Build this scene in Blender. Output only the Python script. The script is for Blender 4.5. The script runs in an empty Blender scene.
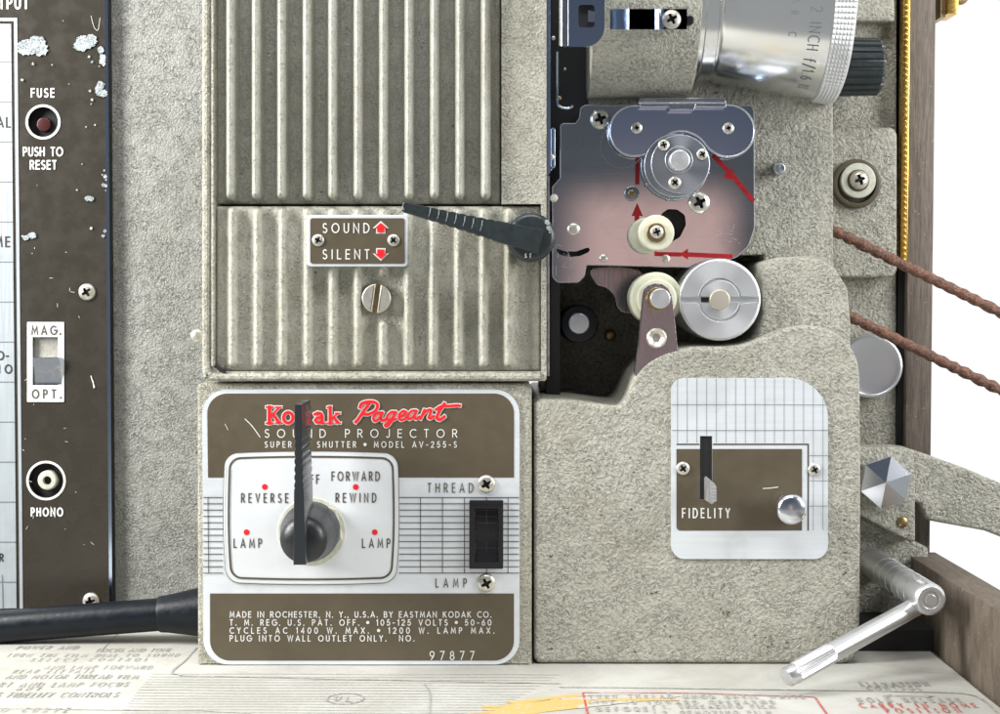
import bpy, bmesh, math, random
from mathutils import Vector, Matrix
random.seed(7)
R = math.radians
PI = math.pi
K = 0.0004                     # one drawing unit (a pixel of the photograph at the front plane) in metres
SC = bpy.context.scene
COL = SC.collection

# ------------------------------------------------------------------ camera
F = 1500.0                     # focal length and distance to the front plane, in drawing units
TH = math.atan(57 / F)         # the camera looks slightly down
cd = bpy.data.cameras.new("camera")
cam = bpy.data.objects.new("camera", cd)
COL.objects.link(cam)
cam.location = (0, -F * K, 0)
cam.rotation_euler = (PI / 2 - TH, 0, 0)
cd.sensor_width = 36
cd.lens = 36 * F / 1000
cd.clip_start = 0.01
cd.clip_end = 50
SC.camera = cam

# ------------------------------------------------------------------ view, world, lights
SC.view_settings.view_transform = 'Standard'
SC.view_settings.look = 'None'
SC.view_settings.gamma = 1
SC.view_settings.exposure = 0.0
SC.display_settings.display_device = 'sRGB'


def lin(c):
    return tuple(((v / 255 + .055) / 1.055) ** 2.4 if v > 10 else v / 255 / 12.92 for v in c) + (1,)


W = bpy.data.worlds.new("World")
SC.world = W
W.use_nodes = True
wn, wl = W.node_tree.nodes, W.node_tree.links
wn.clear()


def wmath(op, a, b=None, clamp=False):
    n = wn.new('ShaderNodeMath')
    n.operation = op
    n.use_clamp = clamp
    for i, v in enumerate((a, b)):
        if v is None:
            continue
        if isinstance(v, (int, float)):
            n.inputs[i].default_value = v
        else:
            wl.new(v, n.inputs[i])
    return n.outputs[0]


def wmap(v, a, b, c=0.0, d=1.0):
    n = wn.new('ShaderNodeMapRange')
    n.interpolation_type = 'SMOOTHSTEP'
    wl.new(v, n.inputs[0])
    n.inputs[1].default_value, n.inputs[2].default_value = a, b
    n.inputs[3].default_value, n.inputs[4].default_value = c, d
    return n.outputs[0]


def wmix(f, a, b):
    n = wn.new('ShaderNodeMix')
    n.data_type = 'RGBA'
    wl.new(f, n.inputs[0])
    for i, v in ((6, a), (7, b)):
        if isinstance(v, tuple):
            n.inputs[i].default_value = v
        else:
            wl.new(v, n.inputs[i])
    return n.outputs[2]


wt = wn.new('ShaderNodeTexCoord')
ws = wn.new('ShaderNodeSeparateXYZ')
wl.new(wt.outputs['Generated'], ws.inputs[0])
wx, wy, wz = ws.outputs
# the studio: white cyclorama behind the machine, dim room behind the camera, pale table below it
front = wmap(wy, -0.30, 0.10)                       # 0 towards the room, 1 towards the white backdrop
room = wmix(wmap(wz, -0.1, 0.6), (0.125, 0.135, 0.15, 1), (0.04, 0.055, 0.085, 1))
table = wmap(wz, -0.08, -0.16)
room = wmix(table, room, (0.34, 0.35, 0.35, 1))
px_ = wmath('MULTIPLY', wmap(wx, 0.03, 0.07), wmap(wx, 0.165, 0.14))
pz_ = wmath('MULTIPLY', wmap(wz, 0.085, 0.055), wmap(wz, -0.13, -0.05))
room = wmix(wmath('MULTIPLY', px_, pz_), room, (0.82, 0.56, 0.51, 1))  # pink patch added to the room for the gate plate to reflect
envc = wmix(front, room, (1.0, 1.0, 1.0, 1))
bg = wn.new('ShaderNodeBackground')
wl.new(envc, bg.inputs[0])
bg.inputs[1].default_value = 1.05
wo = wn.new('ShaderNodeOutputWorld')
wl.new(bg.outputs[0], wo.inputs[0])


def area(name, loc, target, sx, sy, power, col=(1, 1, 1)):
    d = bpy.data.lights.new(name, 'AREA')
    d.shape = 'RECTANGLE'
    d.size, d.size_y = sx * K, sy * K
    d.energy = power
    d.color = col
    o = bpy.data.objects.new(name, d)
    COL.objects.link(o)
    o.location = Vector(loc) * K
    o.rotation_euler = (Vector(target) - Vector(loc)).to_track_quat('-Z', 'Y').to_euler()
    return o


area("softbox", (-1350, -480, 560), (0, 0, -60), 420, 900, 7.6, (1, .99, .97))
area("softbox", (1350, -560, 420), (0, 0, -80), 450, 900, 3.2, (1, 1, 1))
area("softbox", (0, -700, 1400), (0, -20, -150), 1300, 350, 3.0, (1, 1, 1))

# ------------------------------------------------------------------ materials


class NT:
    def __init__(s, name):
        s.m = bpy.data.materials.new(name)
        s.m.use_nodes = True
        s.n, s.l = s.m.node_tree.nodes, s.m.node_tree.links
        s.b = s.n['Principled BSDF']
        tc = s.n.new('ShaderNodeTexCoord')
        mp = s.n.new('ShaderNodeMapping')
        mp.inputs['Scale'].default_value = (1 / K,) * 3
        s.l.new(tc.outputs['Object'], mp.inputs[0])
        s.co = mp.outputs[0]

    def set(s, k, v):
        if isinstance(v, (int, float, tuple)):
            s.b.inputs[k].default_value = v
        else:
            s.l.new(v, s.b.inputs[k])

    def scaled(s, sx, sy, sz):
        mp = s.n.new('ShaderNodeMapping')
        mp.inputs['Scale'].default_value = (sx, sy, sz)
        s.l.new(s.co, mp.inputs[0])
        return mp.outputs[0]

    def noise(s, scale, detail=3, rough=.55, dist=0.0, co=None):
        n = s.n.new('ShaderNodeTexNoise')
        n.inputs['Scale'].default_value = scale
        n.inputs['Detail'].default_value = detail
        n.inputs['Roughness'].default_value = rough
        n.inputs['Distortion'].default_value = dist
        s.l.new(co or s.co, n.inputs['Vector'])
        return n.outputs['Fac']

    def voro(s, scale, feature='DISTANCE_TO_EDGE', co=None):
        n = s.n.new('ShaderNodeTexVoronoi')
        n.feature = feature
        n.inputs['Scale'].default_value = scale
        s.l.new(co or s.co, n.inputs['Vector'])
        return n.outputs['Distance']

    def rng(s, v, a, b, c=0.0, d=1.0, smooth=True):
        n = s.n.new('ShaderNodeMapRange')
        if smooth:
            n.interpolation_type = 'SMOOTHSTEP'
        s.l.new(v, n.inputs[0])
        for i, x in enumerate((a, b, c, d)):
            n.inputs[i + 1].default_value = x
        return n.outputs[0]

    def math(s, op, a, b=0.0):
        n = s.n.new('ShaderNodeMath')
        n.operation = op
        for i, v in enumerate((a, b)):
            if isinstance(v, (int, float)):
                n.inputs[i].default_value = v
            else:
                s.l.new(v, n.inputs[i])
        return n.outputs[0]

    def mix(s, f, a, b):
        n = s.n.new('ShaderNodeMix')
        n.data_type = 'RGBA'
        if isinstance(f, (int, float)):
            n.inputs[0].default_value = f
        else:
            s.l.new(f, n.inputs[0])
        for i, v in ((6, a), (7, b)):
            if isinstance(v, tuple):
                n.inputs[i].default_value = v
            else:
                s.l.new(v, n.inputs[i])
        return n.outputs[2]

    def bump(s, h, dist, strength=1.0):
        n = s.n.new('ShaderNodeBump')
        n.inputs['Strength'].default_value = strength
        n.inputs['Distance'].default_value = dist * K
        s.l.new(h, n.inputs['Height'])
        s.l.new(n.outputs[0], s.b.inputs['Normal'])


def enamel(name, light, dark, scale=.2, bump=1.2, crease=.035, grime=.5, rough=.42):
    """crinkled hammer-finish enamel with thin dark creases and a little grime"""
    t = NT(name)
    wob = t.noise(scale, 2, .6, 1.2)
    fine = t.noise(scale * 2.6, 3, .6, .4)
    c = t.math('ABSOLUTE', t.math('SUBTRACT', wob, .5))
    cr = t.rng(c, 0.0, crease, 0, 1)
    gate = t.rng(t.noise(scale * .35, 2, .5), .40, .54, 1, 0)      # creases come and go
    cr = t.math('MAXIMUM', cr, gate)
    sp = t.rng(fine, .38, .56, 0, 1)
    body = t.mix(sp, dark, light)
    body = t.mix(cr, tuple(v * .45 for v in dark[:3]) + (1,), body)
    big = t.rng(t.noise(.012, 4, .6, .5), .42, .72, 0, grime)
    body = t.mix(big, body, (dark[0] * .75, dark[1] * .72, dark[2] * .6, 1))
    pit = t.rng(t.noise(.09, 2, .5), .76, .80, 0, .8)
    body = t.mix(pit, body, (.06, .05, .033, 1))
    t.set('Base Color', body)
    t.set('Roughness', t.rng(fine, .3, .7, rough + .08, rough - .10))
    t.set('Specular IOR Level', .6)
    h = t.math('ADD', t.math('MULTIPLY', cr, .22), t.math('ADD', t.math('MULTIPLY', fine, .6), t.math('MULTIPLY', wob, .55)))
    t.bump(h, bump)
    return t.m


def simple(name, col, rough=.5, metal=0.0, spec=.5, coat=0.0, bump=0.0, bscale=.5, var=0.0, vscale=.05, **kw):
    t = NT(name)
    c = col if len(col) == 4 else col + (1,)
    if var:
        d = tuple(v * (1 - var) for v in c[:3]) + (1,)
        c = t.mix(t.rng(t.noise(vscale, 4, .6, .4), .3, .7), d, c)
    t.set('Base Color', c)
    t.set('Roughness', rough if not var else t.rng(t.noise(vscale * 2.3, 3, .6), .3, .7, max(rough - .06, .02), rough + .08))
    t.set('Metallic', metal)
    t.set('Specular IOR Level', spec)
    t.set('Coat Weight', coat)
    if bump:
        t.bump(t.noise(bscale, 3, .6), bump)
    return t.m


def brushed(name, col, rough=.28, dirx=True, amt=.25, metal=1.0, bump=.05, scratch=True):
    t = NT(name)
    co = t.scaled(.01, .5, .9) if dirx else t.scaled(.9, .5, .01)
    n = t.noise(1.0, 3, .7, 0, co)
    a = tuple(v * (1 - amt) for v in col[:3]) + (1,)
    c = t.mix(t.rng(n, .3, .7), a, col)
    sm = t.rng(t.noise(.02, 3, .6, .6), .45, .7, 0, .35)
    c = t.mix(sm, c, tuple(v * .7 for v in col[:3]) + (1,))
    t.set('Base Color', c)
    t.set('Metallic', metal)
    t.set('Roughness', t.rng(n, .25, .75, rough * .75, rough * 1.35))
    t.bump(n, bump)
    return t.m


def wood(name, a, b):
    t = NT(name)
    g = t.noise(1.0, 5, .7, .6, t.scaled(.25, .05, .02))
    g2 = t.noise(1.0, 3, .6, 0, t.scaled(.9, .5, .08))
    c = t.mix(t.rng(g, .3, .7), a, b)
    c = t.mix(t.rng(g2, .5, .75, 0, .5), c, tuple(v * .5 for v in a[:3]) + (1,))
    c = t.mix(t.rng(t.noise(.25, 2, .5), .68, .74, 0, .6), c, (.35, .32, .27, 1))
    t.set('Base Color', c)
    t.set('Roughness', .7)
    t.bump(g2, .6)
    return t.m


E_LIGHT = (.46, .448, .375, 1)
E_DARK = (.335, .325, .27, 1)
M = {}
M['enamel'] = enamel('crinkle_enamel', E_LIGHT, E_DARK, .12, 5.0, .018, .3, .36)
M['enamel_fine'] = enamel('fine_enamel', (.31, .31, .285, 1), (.235, .235, .215, 1), .17, 3.2, .025, .25, .36)
M['enamel_box'] = enamel('box_enamel', (.49, .475, .395, 1), (.33, .32, .255, 1), .17, 3.0, .02, .45)
M['enamel_rib'] = enamel('rib_enamel', (.55, .54, .46, 1), (.40, .39, .32, 1), .2, 1.6, .02, .5, .30)
M['enamel_vent'] = enamel('vent_enamel', (.47, .465, .40, 1), (.33, .325, .275, 1), .2, 1.2, .02, .3, .24)
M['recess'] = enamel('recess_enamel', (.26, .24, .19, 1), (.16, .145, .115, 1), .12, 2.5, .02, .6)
M['brown'] = simple('brown_plate_finish', (.125, .102, .066), .42, .25, .5, var=.12, vscale=.03, bump=.06, bscale=1.2)
M['dark_brown'] = simple('reflection_darkened_brown', (.050, .044, .034), .27, .25, .5, var=.05, vscale=.02, bump=.05, bscale=1.2)  # plate brown darkened in colour for the dark reflection on this panel
M['print_brown'] = simple('brown_ink', (.085, .07, .05), .5)
M['print_dark'] = simple('dark_ink', (.035, .032, .03), .5)
M['print_line'] = simple('line_ink', (.16, .18, .2), .5)
M['print_white'] = simple('white_ink', (.72, .72, .69), .45)
M['red'] = simple('red_ink', (.80, .015, .02), .45)
M['dull_red'] = simple('dull_red_paint', (.36, .008, .012), .4, var=.3, vscale=.1)
M['silver'] = brushed('satin_silver_plate', (.80, .84, .87, 1), .40, True, .05, .3, .02)
M['dial'] = simple('white_dial_finish', (.80, .83, .85), .38, .15, .5, var=.03)
M['chrome'] = simple('chrome', (.80, .83, .88), .09, 1.0, var=.08, vscale=.06)
M['chrome_blue'] = simple('blue_reflection_chrome', (.52, .63, .82), .14, 1.0)  # blue of the reflected room tinted into the base colour
M['steel'] = brushed('brushed_steel', (.46, .49, .53, 1), .24, True, .18)
M['gate'] = brushed('gate_plate_steel', (.58, .60, .63, 1), .045, True, .06, 1.0, .002)
M['alu'] = simple('turned_aluminium', (.76, .77, .78), .33, .75, var=.06, vscale=.04)
M['alu_lens'] = simple('lens_aluminium', (.80, .81, .82), .2, 1.0)
M['nickel'] = simple('nickel_screw', (.74, .71, .62), .34, .75, var=.2, vscale=.3)
M['brass'] = simple('brass', (.80, .52, .14), .28, 1.0, var=.3, vscale=.2)
M['brass_dark'] = simple('tarnished_brass', (.45, .33, .17), .4, 1.0, var=.3, vscale=.3)
M['black'] = simple('black_parts_and_shade', (.010, .010, .010), .6)  # for black parts, and for blocks that stand in for shade
M['hub_black'] = simple('dull_black_hub', (.016, .018, .021), .36, 0, .5, var=.2, vscale=.2)
M['black_gloss'] = simple('black_bakelite', (.014, .014, .016), .22, 0, .5)
M['rubber'] = simple('black_rubber', (.006, .009, .014), .38, 0, .3, bump=.2, bscale=.2, var=.3)
M['knob'] = simple('green_black_bakelite', (.022, .030, .032), .33, 0, .6, var=.25, vscale=.1)
M['knob_wear_glint'] = simple('grey_wear_and_glint', (.34, .38, .38), .45, 0, .5, var=.3, vscale=.4)  # grey for chips and scratches, also for painted notch highlights
M['cream'] = simple('cream_nylon', (.72, .72, .56), .38, 0, .5, var=.1, vscale=.1)
M['cream_dull'] = simple('cream_washer', (.60, .60, .50), .45, 0, .5, var=.2, vscale=.2)
M['arm_metal'] = brushed('bronze_arm', (.58, .50, .51, 1), .25, False, .12)
M['fuse_red'] = simple('fuse_red', (.05, .009, .009), .3)
M['wood'] = wood('aged_case_wood', (.10, .080, .062, 1), (.20, .165, .135, 1))
M['wood_dark'] = wood('aged_board_wood', (.085, .065, .046, 1), (.155, .122, .092, 1))
M['flake'] = enamel('flaked_white_paint', (.50, .54, .55, 1), (.20, .25, .27, 1), .3, 1.0, .05, .2, .6)


def paper():
    t = NT('worn_paper')
    c = t.mix(t.rng(t.noise(.008, 5, .65, .5), .35, .7), (.40, .39, .345, 1), (.50, .495, .455, 1))
    c = t.mix(t.rng(t.noise(.05, 5, .7, 1.5), .56, .72, 0, .45), c, (.36, .335, .27, 1))
    c = t.mix(t.rng(t.noise(.16, 2, .5), .72, .76, 0, .7), c, (.30, .19, .09, 1))
    t.set('Base Color', c)
    t.set('Roughness', .65)
    t.bump(t.noise(.02, 4, .6), 2.0, .6)
    return t.m


def rope():
    t = NT('rust_brown_belt')
    c = t.mix(t.rng(t.noise(.35, 4, .7, .5), .35, .65), (.05, .033, .028, 1), (.25, .105, .058, 1))
    c = t.mix(t.rng(t.noise(.8, 2, .6), .60, .72), c, (.40, .27, .20, 1))
    t.set('Base Color', c)
    t.set('Roughness', .6)
    t.bump(t.noise(.8, 3, .6), .8)
    return t.m


def faded(name, col, cover=.5):
    """worn ink: breaks up and lets the paper colour through"""
    t = NT(name)
    n = t.rng(t.noise(.22, 4, .7, .4), .5 - cover * .35, .62, 0, 1)
    t.set('Base Color', t.mix(n, col, (.46, .45, .41, 1)))
    t.set('Roughness', .7)
    return t.m


M['lever_gloss'] = simple('glossy_black_lever', (.026, .030, .034), .25, .1, .7)
def turned(name, col, rough, metal):
    """lathe-turned metal: grooves run round the Y axis, so highlights fan out from the centre"""
    t = NT(name)
    t.set('Base Color', col)
    t.set('Roughness', rough)
    t.set('Metallic', metal)
    t.set('Anisotropic', .8)
    tn = t.n.new('ShaderNodeTangent')
    tn.direction_type = 'RADIAL'
    tn.axis = 'Y'
    t.l.new(tn.outputs[0], t.b.inputs['Tangent'])
    return t.m


M['alu_bright'] = turned('bright_turned_aluminium', (.84, .86, .87, 1), .34, .8)
M['silver_dim'] = brushed('dim_silver_plate', (.52, .57, .60, 1), .36, False, .05, .4, .02)  # plate silver darkened in colour to hold down the left softbox
M['satin'] = turned('satin_grey_steel', (.40, .42, .46, 1), .32, .9)
M['soft_chrome'] = simple('soft_chrome', (.82, .85, .90), .2, 1.0)
M['pin'] = simple('pin_metal', (.62, .57, .47), .4, .6)
M['foot_brown'] = simple('olive_brown_rubber', (.075, .062, .036), .45)
M['shaft'] = simple('satin_steel_bar', (.66, .67, .68), .3, .85)
M['paper'] = paper()
M['rope'] = rope()
M['ink_grey'] = faded('faded_grey_ink', (.27, .26, .24, 1), .1)
M['ink_pale'] = faded('pale_grey_ink', (.27, .275, .26, 1), .1)
M['ink_red'] = faded('faded_red_ink', (.46, .07, .05, 1), -.1)
M['stain'] = faded('orange_crayon', (.62, .29, .02, 1), -.6)
M['stain2'] = faded('pale_orange_crayon', (.56, .38, .13, 1), -.3)

# ------------------------------------------------------------------ geometry helpers (drawing units)


def P(px, py, Y=0.0):
    """the place at depth Y that the photograph shows at pixel (px, py)"""
    up = 357 - py
    fw = F * math.cos(TH) + up * math.sin(TH)
    z = up * math.cos(TH) - F * math.sin(TH)
    t = (Y + F) / fw
    return Vector(((px - 500) * t, Y, z * t))


FLOOR = P(500, 665, 0).z


def PF(px, py):
    """point of the case floor at pixel (px, py)"""
    up = 357 - py
    fw = F * math.cos(TH) + up * math.sin(TH)
    z = up * math.cos(TH) - F * math.sin(TH)
    t = FLOOR / z
    return Vector(((px - 500) * t, fw * t - F, FLOOR))


def sc(Y):
    return (F + Y) / F


ORG = {}


def mk(name, bm, mats, parent=None, sharp=35, label=None):
    bmesh.ops.recalc_face_normals(bm, faces=bm.faces)
    xs = [v.co for v in bm.verts]
    lo = Vector((min(c.x for c in xs), min(c.y for c in xs), min(c.z for c in xs)))
    hi = Vector((max(c.x for c in xs), max(c.y for c in xs), max(c.z for c in xs)))
    c = (lo + hi) / 2
    if parent is None:
        c.z = lo.z
    for v in bm.verts:
        v.co = (v.co - c) * K
    me = bpy.data.meshes.new(name)
    bm.to_mesh(me)
    bm.free()
    for f in me.polygons:
        f.use_smooth = True
    me.set_sharp_from_angle(angle=R(sharp))
    for m in (mats if isinstance(mats, (list, tuple)) else [mats]):
        me.materials.append(M[m])
    o = bpy.data.objects.new(name, me)
    COL.objects.link(o)
    ORG[o.name] = c
    if parent is not None:
        o.parent = parent
        o.location = (c - ORG[parent.name]) * K
    else:
        o.location = c * K
    if label:
        o['label'] = label
    return o


def thing(name, label, cat, loc, group=None):
    o = bpy.data.objects.new(name, None)
    COL.objects.link(o)
    o.empty_display_size = .01
    o.location = Vector(loc) * K
    ORG[o.name] = Vector(loc)
    o['label'] = label
    o['category'] = cat
    if group:
        o['group'] = group
    return o


def tag(o, label, cat, group=None, kind=None):
    if label:
        o['label'] = label
        o['category'] = cat
    if group:
        o['group'] = group
    if kind:
        o['kind'] = kind
    return o


def fillet(pts, rad, n=6):
    """polygon with rounded corners; rad is a number or one per corner"""
    out = []
    m = len(pts)
    for i in range(m):
        r = rad[i] if isinstance(rad, (list, tuple)) else rad
        p, a, b = Vector(pts[i]), Vector(pts[i - 1]), Vector(pts[(i + 1) % m])
        if r <= 0:
            out.append(tuple(p))
            continue
        u, w = (a - p).normalized(), (b - p).normalized()
        ang = u.angle(w)
        if ang > 3.1:
            out.append(tuple(p))
            continue
        d = min(r / math.tan(ang / 2), (a - p).length * .49, (b - p).length * .49)
        rr = d * math.tan(ang / 2)
        cen = p + (u + w).normalized() * (rr / math.sin(ang / 2))
        s, e = p + u * d, p + w * d
        a0 = math.atan2(s.y - cen.y, s.x - cen.x)
        a1 = math.atan2(e.y - cen.y, e.x - cen.x)
        da = (a1 - a0 + PI) % (2 * PI) - PI
        for k in range(n + 1):
            t = a0 + da * k / n
            out.append((cen.x + rr * math.cos(t), cen.y + rr * math.sin(t)))
    return out


def rect(x0, y0, x1, y1, r=0, n=6):
    return fillet([(x0, y0), (x1, y0), (x1, y1), (x0, y1)], r, n)


def circ(cx, cy, r, n=32):
    return [(cx + r * math.cos(2 * PI * k / n), cy + r * math.sin(2 * PI * k / n)) for k in range(n)]


def smooth_path(pts, n=6, closed=False):
    """Catmull-Rom through the points"""
    V = [Vector(p) for p in pts]
    m = len(V)
    out = []
    rng = m if closed else m - 1
    for i in range(rng):
        if closed:
            a, b, c, d = V[i - 1], V[i], V[(i + 1) % m], V[(i + 2) % m]
        else:
            b, c = V[i], V[i + 1]
            a = V[i - 1] if i else b * 2 - c
            d = V[i + 2] if i + 2 < m else c * 2 - b
        for k in range(n):
            t = k / n
            out.append(.5 * ((2 * b) + (c - a) * t + (2 * a - 5 * b + 4 * c - d) * t * t + (3 * b - a - 3 * c + d) * t ** 3))
    if not closed:
        out.append(V[-1])
    return [tuple(v) for v in out]


def inset2(pts, d):
    """move an outline (x, z) inwards by d"""
    m = len(pts)
    A = sum(pts[i][0] * pts[(i + 1) % m][1] - pts[(i + 1) % m][0] * pts[i][1] for i in range(m))
    s = 1 if A > 0 else -1
    out = []
    for i in range(m):
        p = Vector(pts[i])
        e1 = p - Vector(pts[i - 1])
        e2 = Vector(pts[(i + 1) % m]) - p
        if e1.length < 1e-6:
            e1 = e2
        if e2.length < 1e-6:
            e2 = e1
        e1.normalize()
        e2.normalize()
        n1, n2 = Vector((-e1.y, e1.x)) * s, Vector((-e2.y, e2.x)) * s
        b = n1 + n2
        if b.length < 1e-4:
            b = n1
        b.normalize()
        k = max(b.dot(n1), .5)
        out.append(tuple(p + b * (d / k)))
    return out


def prism(bm, pts, Yf, Yb, bev=0.0, seg=4, mi=0, world=False, bevback=False):
    """outline (photo pixels, or world x,z) with its front at Yf and its back at Yb"""
    if not world:
        w = [P(x, y, Yf) for x, y in pts]
        pts = [(v.x, v.z) for v in w]
    rings = []
    if bev > 0:
        rings.append((inset2(pts, bev + .5), Yf))
        for k in range(seg + 1):
            t = (PI / 2) * k / seg
            rings.append((inset2(pts, bev * (1 - math.sin(t))), Yf + bev * (1 - math.cos(t))))
    else:
        rings.append((pts, Yf))
    rings.append((pts, Yb))
    vs = [[bm.verts.new((x, Y, z)) for x, z in ring] for ring, Y in rings]
    m = len(pts)
    fs = [bm.faces.new(vs[0]), bm.faces.new(vs[-1][::-1])]
    for a, b in zip(vs, vs[1:]):
        for i in range(m):
            j = (i + 1) % m
            fs.append(bm.faces.new((a[i], a[j], b[j], b[i])))
    for f in fs:
        f.material_index = mi
    return fs


def holed(bm, outer, holes, Yf, th, mi=0):
    """sheet with real holes"""
    edges = []
    for loop in [outer] + holes:
        vs = [bm.verts.new(P(x, y, Yf)) for x, y in loop]
        for i in range(len(vs)):
            edges.append(bm.edges.new((vs[i], vs[(i + 1) % len(vs)])))
    g = bmesh.ops.triangle_fill(bm, use_beauty=True, edges=edges, normal=(0, -1, 0))
    faces = [f for f in g['geom'] if isinstance(f, bmesh.types.BMFace)]
    ex = bmesh.ops.extrude_face_region(bm, geom=faces)
    vs = [v for v in ex['geom'] if isinstance(v, bmesh.types.BMVert)]
    # the copy becomes the front; the originals stay as the back
    for v in vs:
        pass
    for f in faces:
        f.material_index = mi
    for v in vs:
        v.co.y -= 0
    orig = {v for f in faces for v in f.verts}
    for v in orig:
        v.co.y += th
    for f in bm.faces:
        f.material_index = mi


def lathe(bm, prof, cen, axis=(0, -1, 0), n=40, mi=0, rfun=None, cap=True):
    """profile [(radius, distance along axis)] turned round an axis through cen"""
    ax = Vector(axis).normalized()
    u = ax.cross(Vector((0, 0, 1)))
    if u.length < 1e-3:
        u = ax.cross(Vector((1, 0, 0)))
    u.normalize()
    w = ax.cross(u)
    rings = []
    cen = Vector(cen)
    for j, (r, d) in enumerate(prof):
        ring = []
        for k in range(n):
            a = 2 * PI * k / n
            rr = r * (rfun(a, j) if rfun else 1)
            ring.append(bm.verts.new(cen + ax * d + (u * math.cos(a) + w * math.sin(a)) * rr))
        rings.append(ring)
    fs = []
    for a, b in zip(rings, rings[1:]):
        for i in range(n):
            j = (i + 1) % n
            fs.append(bm.faces.new((a[i], a[j], b[j], b[i])))
    if cap:
        fs.append(bm.faces.new(rings[0]))
        fs.append(bm.faces.new(rings[-1][::-1]))
    for f in fs:
        f.material_index = mi
    return fs


def disc(bm, px, py, Yb, Yf, r, bev=1.0, n=40, mi=0, hole=0):
    """round part facing the camera, centre and radius in photo pixels at its front"""
    s = sc(Yf)
    c = P(px, py, Yf)
    c.y = 0
    R0 = r * s
    prof = [(R0, -Yb)]
    for k in range(5):
        t = PI / 2 * k / 4
        prof.append((R0 - bev * (1 - math.cos(t)), -Yf - bev * (1 - math.sin(t))))
    if hole:
        prof += [(hole * s, -Yf), (hole * s, -Yb)]
        lathe(bm, prof, c, n=n, mi=mi, cap=False)
    else:
        lathe(bm, prof, c, n=n, mi=mi)


def tube(bm, pts, r, n=12, mi=0, rfun=None, cap=True):
    """round bar along a 3-D path"""
    V = [Vector(p) for p in pts]
    m = len(V)
    T = [(V[min(i + 1, m - 1)] - V[max(i - 1, 0)]).normalized() for i in range(m)]
    N = T[0].cross(Vector((0, 1, 0)))
    if N.length < .01:
        N = T[0].cross(Vector((0, 0, 1)))
    N.normalize()
    rings = []
    s = 0
    for i in range(m):
        if i:
            s += (V[i] - V[i - 1]).length
        N = (N - T[i] * N.dot(T[i])).normalized()
        B = T[i].cross(N)
        ri = r[i] if isinstance(r, (list, tuple)) else r
        ring = []
        for k in range(n):
            a = 2 * PI * k / n
            rr = ri * (rfun(a, s) if rfun else 1)
            ring.append(bm.verts.new(V[i] + (N * math.cos(a) + B * math.sin(a)) * rr))
        rings.append(ring)
    fs = []
    for a, b in zip(rings, rings[1:]):
        for i in range(n):
            j = (i + 1) % n
            fs.append(bm.faces.new((a[i], a[j], b[j], b[i])))
    if cap:
        fs.append(bm.faces.new(rings[0][::-1]))
        fs.append(bm.faces.new(rings[-1]))
    for f in fs:
        f.material_index = mi


def BM():
    return bmesh.new()


def screw(name, px, py, Y, r, parent, ang=20, mats=('nickel', 'black'), h=.42, star=.54, label=None):
    """domed cross-head screw; the cross is sunk into the head"""
    bm = BM()
    s = sc(Y)
    c = P(px, py, Y)
    R0 = r * s
    H = R0 * h
    hr = R0 * star                                   # reach of the cross
    N = 48
    aw = R0 * .14
    rings = []
    steps = 14
    a0 = R(ang)
    for j in range(steps + 1):
        t = j / steps
        rr = R0 * (1 - t)
        ring = []
        if j == steps:
            break
        for k in range(N):
            a = 2 * PI * k / N
            x, z = rr * math.cos(a), rr * math.sin(a)
            q = rr / R0
            y = -H * math.sqrt(max(0, 1 - q ** 2.4))
            # cross mask in rotated axes
            lx = abs(x * math.cos(a0) + z * math.sin(a0))
            lz = abs(-x * math.sin(a0) + z * math.cos(a0))
            big, small = max(lx, lz), min(lx, lz)
            ring.append((x, y, z, big < hr and small < aw * (1.25 - .5 * big / hr)))
        rings.append(ring)
    vr = [[bm.verts.new(c + Vector((x, y + (R0 * .34 if m else 0), z))) for x, y, z, m in ring] for ring in rings]
    base = [bm.verts.new(v.co + Vector((0, R0 * .3, 0))) for v in vr[0]]
    allr = [base] + vr
    for jj, (a, b) in enumerate(zip(allr, allr[1:])):
        for i in range(N):
            j = (i + 1) % N
            f = bm.faces.new((a[i], a[j], b[j], b[i]))
            if jj and (rings[jj][i][3] or (rings[jj][j][3] and rings[jj - 1][i][3])):
                f.material_index = 1
    f = bm.faces.new(vr[-1])
    f.material_index = 1
    return mk(name, bm, list(mats), parent, 50, label=label)


def rivet(name, px, py, Y, r, parent, mat='nickel', h=.5):
    bm = BM()
    s = sc(Y)
    prof = [(r * s, -2)] + [(r * s * math.cos(t), r * s * h * math.sin(t)) for t in [k * PI / 16 for k in range(8)]]
    c = P(px, py, Y)
    lathe(bm, prof, c, n=20)
    return mk(name, bm, mat, parent, 60)


# ---------------------------------------------------------------- lettering: a single-stroke alphabet


def A_(cx, cy, rx, ry, a0, a1, n=10):
    return [(cx + rx * math.cos(R(a0 + (a1 - a0) * k / n)), cy + ry * math.sin(R(a0 + (a1 - a0) * k / n))) for k in range(n + 1)]


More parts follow.
